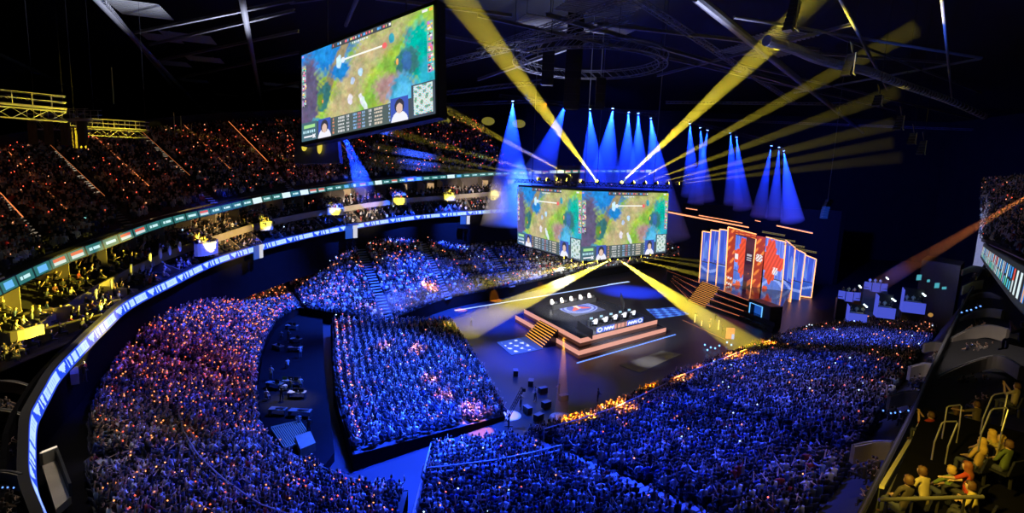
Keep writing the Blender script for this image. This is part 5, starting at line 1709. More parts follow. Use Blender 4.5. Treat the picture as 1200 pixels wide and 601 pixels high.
# yellow beams above the cube
for k, (s, e, de, pw, an, L) in enumerate([((698.5, 211), (555, 20), 60, 1, 3.6, 62), ((729.7, 212.5), (915, 40), 66, 1, 3.8, 62), ((745, 212.5), (905, 125), 88, .36, 3.0, 55), ((759, 213), (905, 160), 94, .15, 3.0, 50), ((772.6, 213.7), (915, 178), 98, .11, 3.0, 48),
                                ((785.8, 214.2), (930, 188), 100, .07, 3.0, 46), ((798, 215), (940, 198), 102, .05, 3.0, 46), ((678.6, 211), (560, 148), 84, .30, 2.6, 50), ((662, 210), (545, 178), 92, .16, 2.4, 42), ((650.6, 210), (540, 190), 96, .11, 2.2, 40),
                                ((638.6, 210), (530, 196), 100, .08, 2.0, 40), ((628, 209.5), (525, 200), 102, .06, 2.0, 40)]):
    a = cube_pt(*s, 1); b = at(*e, de)
    beam_light(a, b, YEL, (2.3e6 if k < 2 else 1.2e6) * pw, an * 1.25, L * (1.6 if k < 2 else .85), 'yellow light beam rising from the top of the centre cube, number %d from the middle' % (k + 1) if k > 1 else ['broad yellow beam rising left from the cube top to the roof', 'broad yellow beam rising right from the cube top to the roof'][k], haze=HZ4 if k < 2 else HZ5)
    lamp_head(a, b, 'moving head lamp on top of the centre cube throwing a yellow beam', YEL, 'yellow lamps along the top of the cube')
for k, (s, e, de, pw, an, L) in enumerate([((713.5, 305.5), (560, 378), 100, 1, 11, 42), ((726, 304.5), (880, 410), 92, 1, 11, 46), ((739, 303), (880, 336), 104, .15, 4, 36), ((752, 300.5), (880, 322), 110, .06, 3.5, 34), ((763, 299), (870, 312), 112, .04, 3, 32),
                                ((698.5, 307), (470, 352), 100, .28, 5.5, 42), ((682, 307.8), (500, 335), 106, .10, 4, 38), ((668.6, 305.3), (500, 318), 108, .05, 3, 34), ((660, 302), (510, 308), 110, .04, 2.6, 32)]):
    a = cube_pt(*s, 0); b = at(*e, de)
    beam_light(a, b, YEL, (5.5e5 if k < 2 else 9e5) * pw, an, L, ['broad yellow beam falling left from under the cube', 'broad yellow beam falling right from under the cube'][k] if k < 2 else 'yellow light beam spreading from the bottom of the centre cube, number %d from the middle' % (k + 1), haze=HZ2)
    lamp_head(a, b, 'moving head lamp under the centre cube throwing a yellow beam', YEL, 'yellow lamps along the bottom of the cube')
# blue cones falling from the far truss
BL = [((600.9, 120), (596, 215), 9, 1.0), ((663, 121.6), (640, 160), 9, .6), ((691.4, 129.3), (700, 215), 8, .9), ((718, 128.6), (705, 215), 9, 1.2), ((736.8, 133), (736, 215), 7, .9), ((748, 134.2), (754, 215), 7, 1.), ((762.7, 140), (782, 210), 8, .9),
      ((808.4, 146), (818, 180), 8, .6), ((820.7, 151), (835, 200), 7, .5), ((829, 154), (826, 195), 6, .45), ((856, 157), (868, 190), 7, .5), ((863.3, 162), (880, 205), 7, .5), ((903.7, 172), (905, 205), 6, .35), ((913, 173.7), (920, 210), 6, .35), ((918.7, 178), (940, 222), 8, .6)]
for k, (s, e, an, pw) in enumerate(BL):
    a = at(*s, 128); b = at(s[0] + (e[0] - s[0]) * .6, e[1], 128); b.y += 3
    beam_light(a, b, (.004, .03, 1.0), 4.0e5 * pw, an * (3.0 if k < 7 else 2.2), 30 if k < 7 else 18, 'blue cone of light falling from the far truss, number %d from the hanging side screen' % (k + 1), haze=HZ6)
    lamp_head(a, b, 'moving head lamp throwing a blue cone, on the far roof truss', (.25, .45, 1.), 'blue lamps on the far roof truss')
mb = MB(); mb.truss(at(585, 112, 128), at(770, 135, 128), .7, .06).truss(at(800, 140, 128), at(925, 172, 128), .7, .06)
tag(mb.build('lighting_truss', M_blackm, None), 'dark truss carrying the far row of blue lamps', 'truss')
beam_light(at(400, 150, 62), at(428, 222, 112), (.004, .03, 1.0), 1.4e6, 5, 50, 'blue beam falling from behind the hanging side screen')
# rusty beam from the right and the amber spot on the floor
beam_light(at(1245, 205, 40), at(1010, 345, 118), (1, .28, .06), 2.5e5, 2.6, 80, 'faint rusty beam running from the near upper stand to the booths')
tgt = atz(658, 489, 0); src = Vector((tgt.x, tgt.y + 3, 11))
beam_light(src, tgt, (1, .36, .02), 1.6e4, 10, 10.9, 'short amber beam standing over the round spot on the floor', haze=HZ3)
tgt2 = atz(597, 487, 0)
spot('amber_floor_light', tgt2 + Vector((2, 4, 14)), tgt2, ORG, 7000, 10, .3, .1)
for (p, l) in ((tgt, 'pale disc added for the amber light pool under the short beam'), (tgt2, 'pale disc added for the amber light pool beside the dark flag')):
    tag(MB().tube(p, p + Zv * .04, 1.5, 28).build('light_pool_disc', mat('pool_disc_pale', (.75, .7, .6), .6), None, loc=p), l, 'light pool')  # pale discs shape the amber pools of light on the floor

# ================================================================ floor furniture around the stage
def flight_case(p, rz, label, sx=1.2, sy=.7, sz=.8):
    t = thing('flight_case', p, label, 'case', 'flight cases and camera kit on the dark floor', rz)
    MB().cbox((0, 0, sz / 2 + .1), sx, sy, sz).build('case_body', M_blackm, t)
    MB().cbox((0, 0, sz + .12), sx + .04, sy + .04, .04).build('edge_trim', M_steel, t)
    for a in (-1, 1):
        for b in (-1, 1): MB().tube((a * sx * .4, b * sy * .35 - .02, .06), (a * sx * .4, b * sy * .35 + .02, .06), .06, 8).build('caster', M_blackm, t)
for (px, py) in [(622, 452), (636, 461), (640, 478), (618, 484), (631, 493), (660, 470), (604, 440), (570, 455), (648, 500)]:
    flight_case(FL(px, py), random.uniform(0, 3), 'black flight case standing on the dark event floor')
def standing(px, py, z, rz, color, label, group=None, pose='lap', name='person'):
    o = link(name, pm[0], None, FL(px, py, z)); o.scale = (PS, PS, PS); o.rotation_euler = (0, 0, rz); o.color = (*color, 1)
    return tag(o, label, 'person', group)
for k, (px, py) in enumerate([(610, 478), (627, 470), (655, 464), (838, 378), (846, 392), (832, 384), (815, 376), (700, 472), (552, 382)]):
    standing(px, py, 0, random.uniform(0, 6), random.choice([(.03, .03, .03), (.5, .5, .5)]), 'crew member standing on the event floor', 'crew standing on the event floor', name='crew_member')
# fence uprights right of the stage, orange light on them made as glow
for k, (px, py, h) in enumerate([(814, 378, 1.9), (822, 382, 1.2), (832, 384, 2.0), (841.5, 387, 2.2)]):
    p = FL(px, py); t = thing('fence_upright', p, 'short fence upright glowing for amber light between the stages, %s from the centre stage' % ORD[k], 'light post')
    MB().tube((0, 0, 0), (0, 0, h), .12, 8).build('tube', emis('upright_glow', (1, .55, .18), 1.3), t); MB().cbox((0, 0, .04), .4, .4, .08).build('base', M_blackm, t)
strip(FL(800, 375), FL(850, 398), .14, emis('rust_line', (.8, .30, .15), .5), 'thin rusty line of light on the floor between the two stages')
p = FL(855, 398); t = thing('banner_cube', p, 'small glowing red and blue banner standing beside the crowd barrier', 'banner')
MB().cbox((0, 0, 1.3), 1.6, .3, 2.2).build('red_face', emis('red_banner', (.9, .25, .12), .9), t); MB().cbox((.5, -.2, .7), .5, .1, 1.0).build('blue_face', emis('blue_banner', (.2, .35, 1), 1), t)
for k, (px, py) in enumerate([(826, 404), (833, 407), (838, 408), (843, 405), (852, 401), (857, 404), (829, 410)]):
    p = FL(px, py, .5); t = thing('blue_marker_lamp', p, 'small blue marker lamp on the floor by the crowd barrier', 'lamp', 'small blue marker lamps by the barrier')
    MB().ball((0, 0, 0), .17, 8, 6).build('bulb', emis('marker_blue', (.15, .4, 1), 3), t); MB().tube((0, 0, -.5), (0, 0, -.1), .05, 6).build('stand', M_blackm, t)
for (pts, lab) in (([(905, 392), (872, 395), (845, 394)], 'white-blue streak'),):
    pass
# camera jib on the floor in the dark corner
j0 = FL(596, 500, 0); j1 = at(604, 470, 62)
t = thing('camera_crane', j0, 'black camera crane arm reaching up beside the amber light pool', 'crane')
a = Vector((0, 0, 0)); b = Vector((1.6, 1.2, 4.6))
MB().tube(a, a + Zv * 1.6, .12, 8).tube((-.5, 0, .05), (.5, 0, .05), .06, 4).tube((0, -.5, .05), (0, .5, .05), .06, 4).build('tripod_column', M_blackm, t)
MB().truss(a + Zv * 1.6 - (b - Zv * 1.6) * .25, b, .3, .04).build('arm', M_blackm, t); MB().cbox(b + Vector((.1, 0, -.2)), .4, .7, .4).build('camera_head', M_blackm, t)
P = [FL(x, y, .02) for x, y in ((726, 428), (776, 411), (798, 415), (750, 437))]
tag(MB().slab(P, Zv * .03).build('floor_mat', mat('grey_mat', (.20, .19, .19), .7, noise=.2, scale=.5), None, loc=P[0]), 'dim grey rectangular mat on the floor in front of the player stage', 'mat')
# barrier along the front of the lower stand
def railing(pts, h, label, n_post=8, r=.04, m=None, light=None):
    pts = [Vector(p) for p in pts]; L = pts[0]
    t = thing('guard_rail', L, label, 'railing')
    bm_ = m or M_chrome
    P = [p - L for p in resample(pts, n_post)]
    for z in (h, h * .72): MB().path([p + Zv * z for p in P], r, 6).build('rail', m or M_chrome, t)
    for p in P: MB().tube(p, p + Zv * h, r * .9, 5).build('post', bm_, t)
    return t
def onD(s, t): 
    n = 4; f, b = smooth_pair(D_F, D_B, n); return interp(f, s * n).lerp(interp(b, s * n), t)
def onB(s, t):
    n = 4; f, b = smooth_pair(B_F, B_B, n); return interp(f, s * n).lerp(interp(b, s * n), t)
def onA(s, t):
    n = 4; f, b = smooth_pair(A_F, A_B, n); return interp(f, s * n).lerp(interp(b, s * n), t)
M_railb = mat('pale_rail', (.7, .72, .78), .35, metal=.3, noise=.1)
railing([onD(s, .34) for s in (.08, .5, 1, 1.5, 1.9)], 1.6, 'pale blue guard rail crossing the near stand left of the stair aisle', 16, .07, M_railb)
railing([onD(s, .12) for s in (2.1, 2.6, 3.1, 3.6, 3.95)], 1.6, 'pale guard rail crossing the near stand right of the stair aisle', 20, .09, M_railb)
railing([onD(s, .10) for s in (4.1, 4.6, 5.1, 5.5)], 1.6, 'guard rail crossing the stand below the yellow haze', 20, .09, M_railb)
railing([onD(0.0, t) for t in (0, .2, .4, .6, .8)], 1.1, 'slanting rail down the left edge of the near stand', 14, .05, M_railb)
railing([onB(s, .52) for s in (4.2, 4.8, 5.4, 6, 6.6, 7.2, 7.9)], 1.5, 'curved guard rail through the middle of the end stand', 26, .06, M_steel)
railing([onB(s, .02) + Zv * .1 for s in (.3, 1, 2, 3, 4, 5, 6, 7)], 1.1, 'dark guard rail around the technical pit', 40, .05, M_steel)
railing([onA(s, .01) for s in (0, 1, 2, 3, 4, 5)], 1.0, 'guard rail along the foot of the far stand', 30, .05, M_steel)
# two stewards and companions standing on the near stair aisle
for (s, t, col, lab) in ((2.02, .50, (.35, .30, .25), 'steward in tan jacket standing on the near stair aisle'), (2.12, .56, (.45, .40, .36), 'steward in pale jacket and cap standing right of the tan jacket one'), (2.3, .62, (.03, .03, .03), 'bald man in black standing beside the near stair aisle')):
    p = onD(s, t); o = link('person', pm[0], None, p); o.scale = (PS, PS, PS); o.rotation_euler = (0, 0, random.uniform(-1, 1)); o.color = (*col, 1); tag(o, lab, 'person')

# lit vomitory doors under the lower ribbon
for (px, py, d, w_, h, lab) in [(303, 299, 92.5, 2.2, 2.4, 'white-lit doorway at the top of the far stand, leftmost of three'), (412, 276, 116.5, 2.6, 2.8, 'blue and white lit doorway under the ribbon above the straight aisle'), (545, 260, 139.5, 2.0, 2.2, 'small white-lit doorway closest to the centre cube')]:
    p = at(px, py, d); nn = inward(p); s = Vector((-nn.y, nn.x, 0)); 
    t = thing('lit_doorway', p, lab, 'doorway', None, math.atan2(s.y, s.x))
    MB().cbox((0, 0, h / 2 - .6), w_ * .4, .3, h).build('white_panel', emis('door_white', (.85, .85, .9), .75), t).location = (w_ * .45, 0, 0)
    MB().cbox((0, 0, h / 2 - .6), w_ * .8, .2, h).build('blue_panel', emis('door_blue', (.03, .15, .8), .5), t).location = (-w_ * .25, .1, 0)
    MB().cbox((w_ * .1, 0, h - .5), w_ * 1.4, .4, .15).build('lintel_bar', M_blackm, t)

# ================================================================ technical pit
def pit(px, py): return atz(px, py, 1.0)
poly = [pit(*p) for p in [(350, 366), (378, 372), (380, 430), (392, 530), (372, 556), (330, 530), (306, 498), (302, 455), (308, 415), (326, 380)]]
struct(MB().slab([Vector((p.x, p.y, 0)) for p in poly], Zv * 1.0).build('floor_pit', M_shade))
def tech_desk(px, py, rz, label, w_=2.2, screens=2, col=(.4, .8, .9)):
    p = pit(px, py); t = thing('mixing_desk', p, label, 'desk', 'technician desks in the pit', rz)
    MB().cbox((0, 0, .78), w_, .9, .08).build('desk_top', mat('grey_desk', (.16, .15, .13), .6, noise=.2), t)
    for s in (-1, 1): MB().cbox((s * (w_ / 2 - .06), 0, .37), .06, .8, .74).build('leg', M_blackm, t)
    MB().slab([(-w_ * .4, -.3, .82), (w_ * .1, -.3, .82), (w_ * .1, .25, .92), (-w_ * .4, .25, .92)], (0, 0, .05)).build('control_board', M_blackm, t)
    for k in range(screens):
        x = -w_ * .3 + k * .75
        MB().cbox((x, .32, 1.22), .62, .06, .42).tube((x, .34, .8), (x, .34, 1.1), .03, 5).build('monitor_case', M_blackm, t)
        MB().cbox((x, .283, 1.22), .56, .01, .36).build('monitor_screen', emis('pit_screen_%d' % int(col[0] * 10), col, 2.0), t)
for a in [(342, 386, 3.0, 'technician desk at the top of the pit with one dim screen'), (326, 410, 2.6, 'technician desk with a cyan screen at the left of the pit', 2.0, 1), (346, 412, 3.3, 'technician desk with twin blue screens in the pit', 2.2, 2, (.25, .4, 1.)), (347, 402, 3.0, 'technician desk with a white-blue screen, back of the pit', 1.8, 1, (.6, .8, 1.)),
          (322, 455, 2.9, 'technician desk with a green screen in the pit', 2.2, 1, (.1, .9, .2)), (342, 452, 3.2, 'technician desk with the brightest white screens', 2.4, 3, (.85, .95, 1.)), (348, 466, 3.2, 'technician desk with teal screens in the pit', 2.2, 2, (.1, .6, .8)),
          (326, 486, 3.1, 'bare pale technician desk near the ramp', 2.0, 0), (352, 488, 3.1, 'long pale technician desk near the ramp', 2.6, 0)]:
    tech_desk(*a)
for k, (px, py) in enumerate([(338, 400), (330, 398), (352, 420), (337, 432), (318, 446), (334, 462), (341, 462), (352, 455), (330, 470), (350, 500), (362, 510), (312, 470)]):
    o = link('technician', pm[k % 2], None, pit(px, py)); o.scale = (PS, PS, PS); o.rotation_euler = (0, 0, random.uniform(-.6, .8)); o.color = random.choice([(.05, .05, .06, 1), (.5, .5, .5, 1), (.03, .03, .03, 1), (.6, .55, .5, 1)])
    tag(o, 'technician in the dark pit between the stands', 'person', 'technicians in the pit')
# pale ramp with bars
r = thing('access_ramp', pit(340, 512), 'pale slatted ramp at the near end of the technical pit', 'ramp')
P = [pit(*p) for p in [(318, 506), (352, 498), (366, 520), (334, 530)]]
mb = MB().slab(P, Zv * .25); cloc(mb, 'deck', M_dark, r, r)
mb = MB()
for k in range(15):
    a = P[0].lerp(P[1], k / 14); b = P[3].lerp(P[2], k / 14); mb.tube(a + Zv * .5, b + Zv * .5, .06, 4)
for a, b in ((P[0], P[1]), (P[3], P[2])):
    mb.tube(a + Zv * .55, b + Zv * .55, .09, 5)
cloc(mb, 'slats', mat('pale_slat', (.35, .36, .22), .6, noise=.1), r, r)
P = [pit(*p) for p in [(346, 520), (364, 514), (370, 528), (352, 536)]]
tag(MB().slab(P, Zv * .9).build('equipment_crate', mat('dull_crate', (.25, .24, .18), .7, noise=.2), None, loc=P[0]), 'pale square crate beside the slatted ramp', 'crate')

# ================================================================ corner landing, lower left
t = thing('access_booth', at(66, 575, 36), 'pale concrete ramp box with a glowing tube for light on its top edge in the lower left corner', 'booth')
P = [at(50, 553, 37), at(68, 545, 38.5), at(84, 590, 33.5), at(66, 606, 32)]
cloc(MB().slab(P, Zv * .5), 'pale_floor', M_cream, t, t)
cloc(MB().wall([P[0] + Zv * .5, P[1] + Zv * .5], .9, .2), 'end_wall', M_cream, t, t)
cloc(MB().tube(P[0] + Zv * 1.45, P[1] + Zv * 1.45, .07, 5), 'edge_glow', emis('warm_edge_glow', (1, .8, .6), 1.0), t, t)  # glowing tube stands in for light along the wall top
cloc(MB().wall([P[1] + Zv * .5, P[2] + Zv * .5], .9, .15), 'side_wall', M_dark, t, t)
cloc(MB().path([P[0] + Zv * 1.5, at(60, 525, 39)], .05, 5), 'pole', M_steel, t, t)
t = thing('kiosk', at(88, 446, 49), 'small white-lit concession counter under the ribbon board', 'kiosk')
c = at(88, 446, 49); nn = inward(c); s = Vector((-nn.y, nn.x, 0))
cloc(MB().box(c, s * 1.1, nn * .3, Zv * 1.0), 'counter', M_cream, t, t)
cloc(MB().box(c - nn * 1.2, s * .9, nn * .1, Zv * 2.4), 'lit_wall', emis('kiosk_wall', (.75, .75, .8), .5), t, t)
for k in range(3):
    o = link('person', pm[0], None, c + s * (-.9 + k * .8) + nn * .7); o.color = ((.05, .05, .05, 1), (.6, .05, .05, 1), (.7, .7, .7, 1))[k]; o.rotation_euler = (0, 0, k)
    tag(o, ['person in black', 'person in red', 'person in white'][k] + ' standing at the lit concession counter', 'person')

# ================================================================ near side boxes, right
RR = AT([(1155, 308, 85), (1145, 326, 74), (1135, 345, 66), (1118, 378, 54), (1095, 425, 43), (1070, 480, 34), (1045, 530, 27), (1015, 590, 22), (985, 650, 18)])
RQ = AT([(1166, 310, 84), (1180, 330, 72), (1192, 350, 62), (1215, 385, 50), (1245, 430, 40), (1270, 490, 32), (1290, 550, 26), (1290, 610, 21), (1290, 700, 17)])
rr_ = lerp_list(RR, 4); rq_ = lerp_list(RQ, 4)
mb = MB(); mb.wall([p - Zv * 1.0 for p in rr_], 1.0, .25); struct(mb.build('wall_box_front', noise_mat('box_front', (.07, .07, .075))))
mb = MB().path(rr_, .07, 6); struct(mb.build('trim_box_rail', M_steel))
ruled('floor_box_tier', [p - Zv * 1.0 for p in rr_], [p - Zv * .2 for p in rq_], M_dark)
mb = MB(); mb.wall([p - Zv * .5 for p in rq_], 2.5, .3); struct(mb.build('wall_box_back', M_dark))
# second, lower terrace between the rail and the lower stand
lb = resample(lerp_list([D_B[i] for i in (8, 7, 6, 5, 4, 3, 2)], 4), len(rr_) - 1)
ruled('floor_box_lower', lb, [p - Zv * 2.6 for p in rr_], M_dark)
mb = MB(); mb.wall([p - Zv * 2.6 for p in rr_], 1.7, .2); struct(mb.build('wall_box_skirt', M_dark))
def box_front(pts, h, label, th=.3):
    P = [at(*p) for p in pts]
    tp_ = lerp_list(P, 5)
    t = thing('balcony_parapet', P[0], label, 'parapet')
    loc0 = P[0]
    cloc(MB().wall([p - Zv * h for p in tp_], h, th), 'panel', M_pale, t, t)
    cloc(MB().path([p + Zv * .03 for p in tp_], .07, 6), 'top_cap', M_steel, t, t)
    mid = tp_[len(tp_) // 2]
    return P
BF = [([(1128, 316, 80), (1140, 312, 80), (1152, 314, 80), (1160, 320, 78)], .9, 'pale curved parapet highest in the dark box tier, under the grey column'),
      ([(1129, 351, 66), (1145, 344, 67), (1160, 343, 66), (1174, 349, 64)], 1.5, 'pale curved parapet just below the yellow-lit one'),
      ([(1122, 375, 58), (1140, 366, 58), (1158, 362, 57), (1176, 364, 55)], .9, 'pale parapet behind the longest row of blue dots'),
      ([(1115, 396, 51), (1135, 386, 51), (1158, 381, 50), (1182, 386, 48)], 1.2, 'pale parapet beside the tiny yellow-lit guests'),
      ([(1100, 440, 42), (1135, 425, 42), (1171, 417, 41), (1198, 430, 38)], 1.0, 'widest pale parapet, above the leaning heads and handrails'),
      ([(1083, 403, 54), (1096, 401, 54), (1110, 404, 53)], .9, 'small pale parapet left of the diagonal rail, top of its column'),
      ([(1066, 430, 47), (1083, 426, 47), (1100, 428, 46)], 1.2, 'small pale parapet left of the diagonal rail, second of its column'),
      ([(1042, 464, 40), (1060, 459, 40), (1080, 459, 39)], 1.1, 'small pale parapet left of the diagonal rail, above the blue dots'),
      ([(1000, 522, 31), (1022, 518, 31), (1046, 518, 30)], 1.1, 'small pale parapet left of the diagonal rail, closest one'),
      ([(-20, 392, 47), (20, 388, 48), (50, 380, 50)], .9, 'pale parapet below the yellow balcony front, far left'),
      ([(-30, 452, 41), (10, 446, 41), (36, 452, 41)], .9, 'pale parapet left of the ribbon board bend, upper'),
      ([(-30, 482, 38), (5, 480, 38), (28, 486, 37)], .9, 'dim pale parapet left of the ribbon board bend, middle'),
      ([(-30, 553, 31), (5, 552, 31), (26, 556, 31)], 1.0, 'brown parapet over the blue dots in the lower left corner')]
for b in BF: box_front(*b)
yb = [at(1128, 337, 70), at(1140, 331.5, 70), at(1152, 329.5, 70)]
t = thing('balcony_parapet', yb[0], 'yellow-lit parapet in the dark box tier, below the grey column', 'parapet')
cloc(MB().wall([p - Zv * 1.0 for p in yb], 1.2, .2), 'panel', mat('pale_vinyl', (.8, .8, .5)), t, t); cloc(MB().path([p + Zv * .25 for p in yb], .05, 5), 'top_cap', M_steel, t, t)
def dots(l, lab):
    for (x, y, d) in l:
        p = at(x, y, d); t = thing('step_light', p, lab, 'light', lab)
        MB().ball((0, 0, 0), .055 * d / 35, 6, 5).build('bulb', emis('dot_blue', (.12, .3, 1), 2.2), t); MB().cbox((0, 0, -.1), .1, .1, .08).build('base', M_blackm, t)
dots([(1127, 366, 56), (1133, 364, 56), (1138, 363, 56), (1144, 360.5, 56), (1149, 358.8, 56)], 'blue step light in the row under the second pale parapet')
dots([(1035, 481, 38), (1044, 484, 38), (1049, 483.5, 38), (1055, 482.5, 38), (1064.6, 481, 38)], 'blue step light in the row left of the diagonal rail')
dots([(3, 571, 30), (9, 571, 30), (16, 571.3, 30), (24, 571, 30), (31, 571, 30)], 'blue step light in the lower left corner row')
dots([(1140, 404, 49)], 'single blue step light among dark heads')
# guests, dark, in the boxes
GB = []
for (cx, cy, d, n, wd) in [(1140, 320, 78, 4, 5), (1148, 356, 64, 7, 5), (1145, 376, 56, 8, 6), (1150, 402, 48, 10, 7), (1150, 440, 41, 12, 8), (1160, 465, 32, 8, 6), (1095, 412, 52, 6, 3), (1082, 442, 45, 7, 4), (1058, 478, 39, 8, 4), (1022, 540, 30, 8, 4), (1035, 575, 27, 6, 3),
                           (10, 405, 46, 9, 6), (0, 470, 39, 9, 5), (0, 510, 35, 9, 5), (2, 585, 28, 7, 4)]:
    c = at(cx, cy, d); nn = inward(c); s = Vector((-nn.y, nn.x, 0))
    for k in range(n):
        p = c + s * random.uniform(-wd / 2, wd / 2) * .5 + nn * random.uniform(-.8, .5) - Zv * 1.2
        pz, ln, me = random.choice([SP[0], SP[1], SP[2], SP[6], SP[7], SP[8], SP[9]])
        o = link('guest', me, None, p); o.rotation_euler = (0, 0, basis(nn) + random.gauss(0, .4)); o.color = random.choice([(.03, .03, .03, 1), (.12, .10, .10, 1), (.25, .22, .2, 1), (.05, .05, .1, 1)])
        side_ = 'left end' if cx < 300 else 'near side'
        tag(o, 'guest seated in the dim boxes of the ' + side_, 'person', 'guests in the dim boxes of the ' + side_)
for k, (x, y) in enumerate([(1136, 384), (1139, 382), (1154, 379)]):
    p = at(x, y, 52); o = link('guest', SP[4][2], None, p - Zv * 1.1); o.color = (.8, .5, .2, 1); o.rotation_euler = (0, 0, 2.2); tag(o, 'guest with yellow light in the shirt colour behind the pale parapet beside the step light', 'person', 'guests with yellow light in their colour')  # shirt colour carries the yellow light
# grey column and block
P = [at(1140, 312, 90), at(1156, 314, 88), at(1162, 313, 92), at(1146, 311, 94)]
h = at(1143, 258, 90).z - P[0].z
struct(MB().slab(P, Zv * h).build('pillar', mat('grey_column', (.30, .31, .36), .8, noise=.2)))
P = [at(1074, 346, 116), at(1118, 360, 108), at(1122, 358, 116), at(1080, 345, 124)]
h = at(1078, 303, 116).z - P[0].z
o = MB().slab([Vector((p.x, p.y, 0)) for p in P], Zv * (P[0].z + h)).build('commentary_block', mat('dim_block', (.10, .10, .12), .8, noise=.2), None)
tag(o, 'dark grey commentary block with small lit windows behind the booths', 'building')
for k, (x, y, w_, hh) in enumerate([(1077, 325, 1.3, 1.1), (1088, 329, .8, .5), (1098, 334.5, 1.3, 1.0), (1106.5, 337.5, 1.2, .5)]):
    c = at(x, y, 106 - k); t = thing('small_screen', c, 'small cyan screen on the commentary block, %s from the booths' % ORD[k], 'screen', None, .3)
    MB().cbox((0, .06, 0), w_ + .1, .1, hh + .1).build('casing', M_blackm, t); MB().cbox((0, 0, 0), w_, .02, hh).build('screen', emis('cyan_screen', (.10, .55, .65), .7), t)
# hanging line array right of the stage, blue light put into box glow
p = at(965, 256, 110); t = thing('speaker_array', p, 'curved speaker array with blue light put into its boxes, hanging right of the stage battens', 'speaker', None, .4)
for j in range(8):
    MB().slab([(-.7, -.4, 0), (.7, -.4, 0), (.6, .4, 0), (-.6, .4, 0)], (0, 0, .46)).build('speaker_box', emis('array_blue_glow', (.01, .05, .45), .35) if j < 5 else M_blackm, t).location = (.02 * j * j, 0, j * .5)
MB().tube((.6, 0, 4), (.6, 0, 60 - p.z), .05, 5).build('hanging_cable', M_steel, t)
# amber lamp behind booths
p = at(1090.5, 369, 100); t = thing('amber_lamp', p, 'dim round amber lamp behind the closest streaming booth', 'lamp')
MB().ball((0, 0, 0), .4, 12, 8).build('lens', emis('amber_dim', (.9, .45, .1), .45), t); MB().tube((0, .2, -2), (0, .2, 0), .05, 5).build('stand', M_blackm, t)

# ================================================================ aisle light lines in the upper stand
nE = 3; fE, bE = smooth_pair(E_F, E_B, nE)
for k, s in enumerate([.5, 1, 1.5, 2, 2.5, 3, 3.5, 4, 4.5, 5, 5.5, 6]):
    f = interp(fE, s * nE); b = interp(bE, s * nE)
    t = thing('aisle_rail', f, 'thin orange-lit aisle rail in the upper stand, one of the parallel row', 'railing', 'orange-lit aisle rails of the upper stand')
    a_, b_ = f.lerp(b, .12 + .2 * random.random()) + Zv * .95, f.lerp(b, 1.0) + Zv * .95
    strong = s in (.5, 1, 1.5, 2, 2.5, 3.5, 4.5, 5)
    cloc(MB().tube(a_, b_, .06 if strong else .04, 4), 'rail', emis('aisle_orange_%d' % strong, (1, .26, .07), 1.1 if strong else .4), t, t)
    for j in range(9): p = a_.lerp(b_, j / 8); cloc(MB().tube(p - Zv * .95, p, .03, 4), 'post', M_steel, t, t)
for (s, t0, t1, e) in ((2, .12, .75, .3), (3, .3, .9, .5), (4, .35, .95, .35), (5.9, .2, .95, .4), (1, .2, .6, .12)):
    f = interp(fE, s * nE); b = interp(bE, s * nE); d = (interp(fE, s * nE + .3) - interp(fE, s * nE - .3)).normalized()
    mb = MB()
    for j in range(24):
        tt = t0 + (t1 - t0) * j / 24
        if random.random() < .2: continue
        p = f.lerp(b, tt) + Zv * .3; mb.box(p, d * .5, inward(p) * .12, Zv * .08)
    o = mb.build('aisle_steps', emis('stair_glow_%d' % int(e * 100), (.75, .6, .42), e), None, loc=f)  # pale light on the steps is put into their emission
    tag(o, 'stair flight glowing for pale light in the upper stand, %s' % {2: 'faint, above the packed yellow club', 3: 'brightest, third from the left wall', 4: 'next to the brightest one', 5.9: 'under the red exit light', 1: 'faintest, far left'}[s], 'steps')
for k, (x, y, d) in enumerate([(101, 256, 60), (155, 242, 70), (212, 228.5, 80), (271, 216.5, 90), (332, 206, 103), (478, 188, 138), (563, 184, 150), (400, 196, 124)]):
    p = at(x, y, d); t = thing('exit_light', p, 'small cyan aisle marker lamp in the upper stand', 'lamp', 'cyan aisle marker lamps of the upper stand')
    MB().cbox((0, 0, 0), .8 * d / 80, .15, .35 * d / 80).build('lens', emis('cyan_marker', (.3, .9, .8), 1.3), t); MB().tube((0, 0, -1), (0, 0, 0), .05, 4).build('stand', M_blackm, t)
p = at(465, 145, 148); t = thing('exit_sign', p, 'glowing red box sign below the side screen', 'sign')
MB().cbox((0, 0, 0), 2.6, .3, 1.9).build('red_face', emis('red_sign', (1, .12, .03), 1.2), t); MB().cbox((1.9, 0, .1), 1.0, .2, 2.4).build('yellow_panel', emis('yellow_dim', (.5, .4, .05), .5), t)
# glowing domes stand in for yellow light patches on the upper far wall
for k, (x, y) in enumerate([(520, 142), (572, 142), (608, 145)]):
    p = at(x, y, 168); t = thing('wall_glow_patch', p, 'glowing dome for a dim yellow light patch high above the upper stand, %s from the side screen' % ORD[k], 'lamp')
    MB().ball((0, 0, 0), 1.6, 12, 8, (1.3, .3, .8)).build('lens', emis('patch_glow_yellow', (.35, .30, .04), .5), t); MB().cbox((0, .5, 1.2), 4.5, .3, .3).build('back_bar', M_blackm, t)

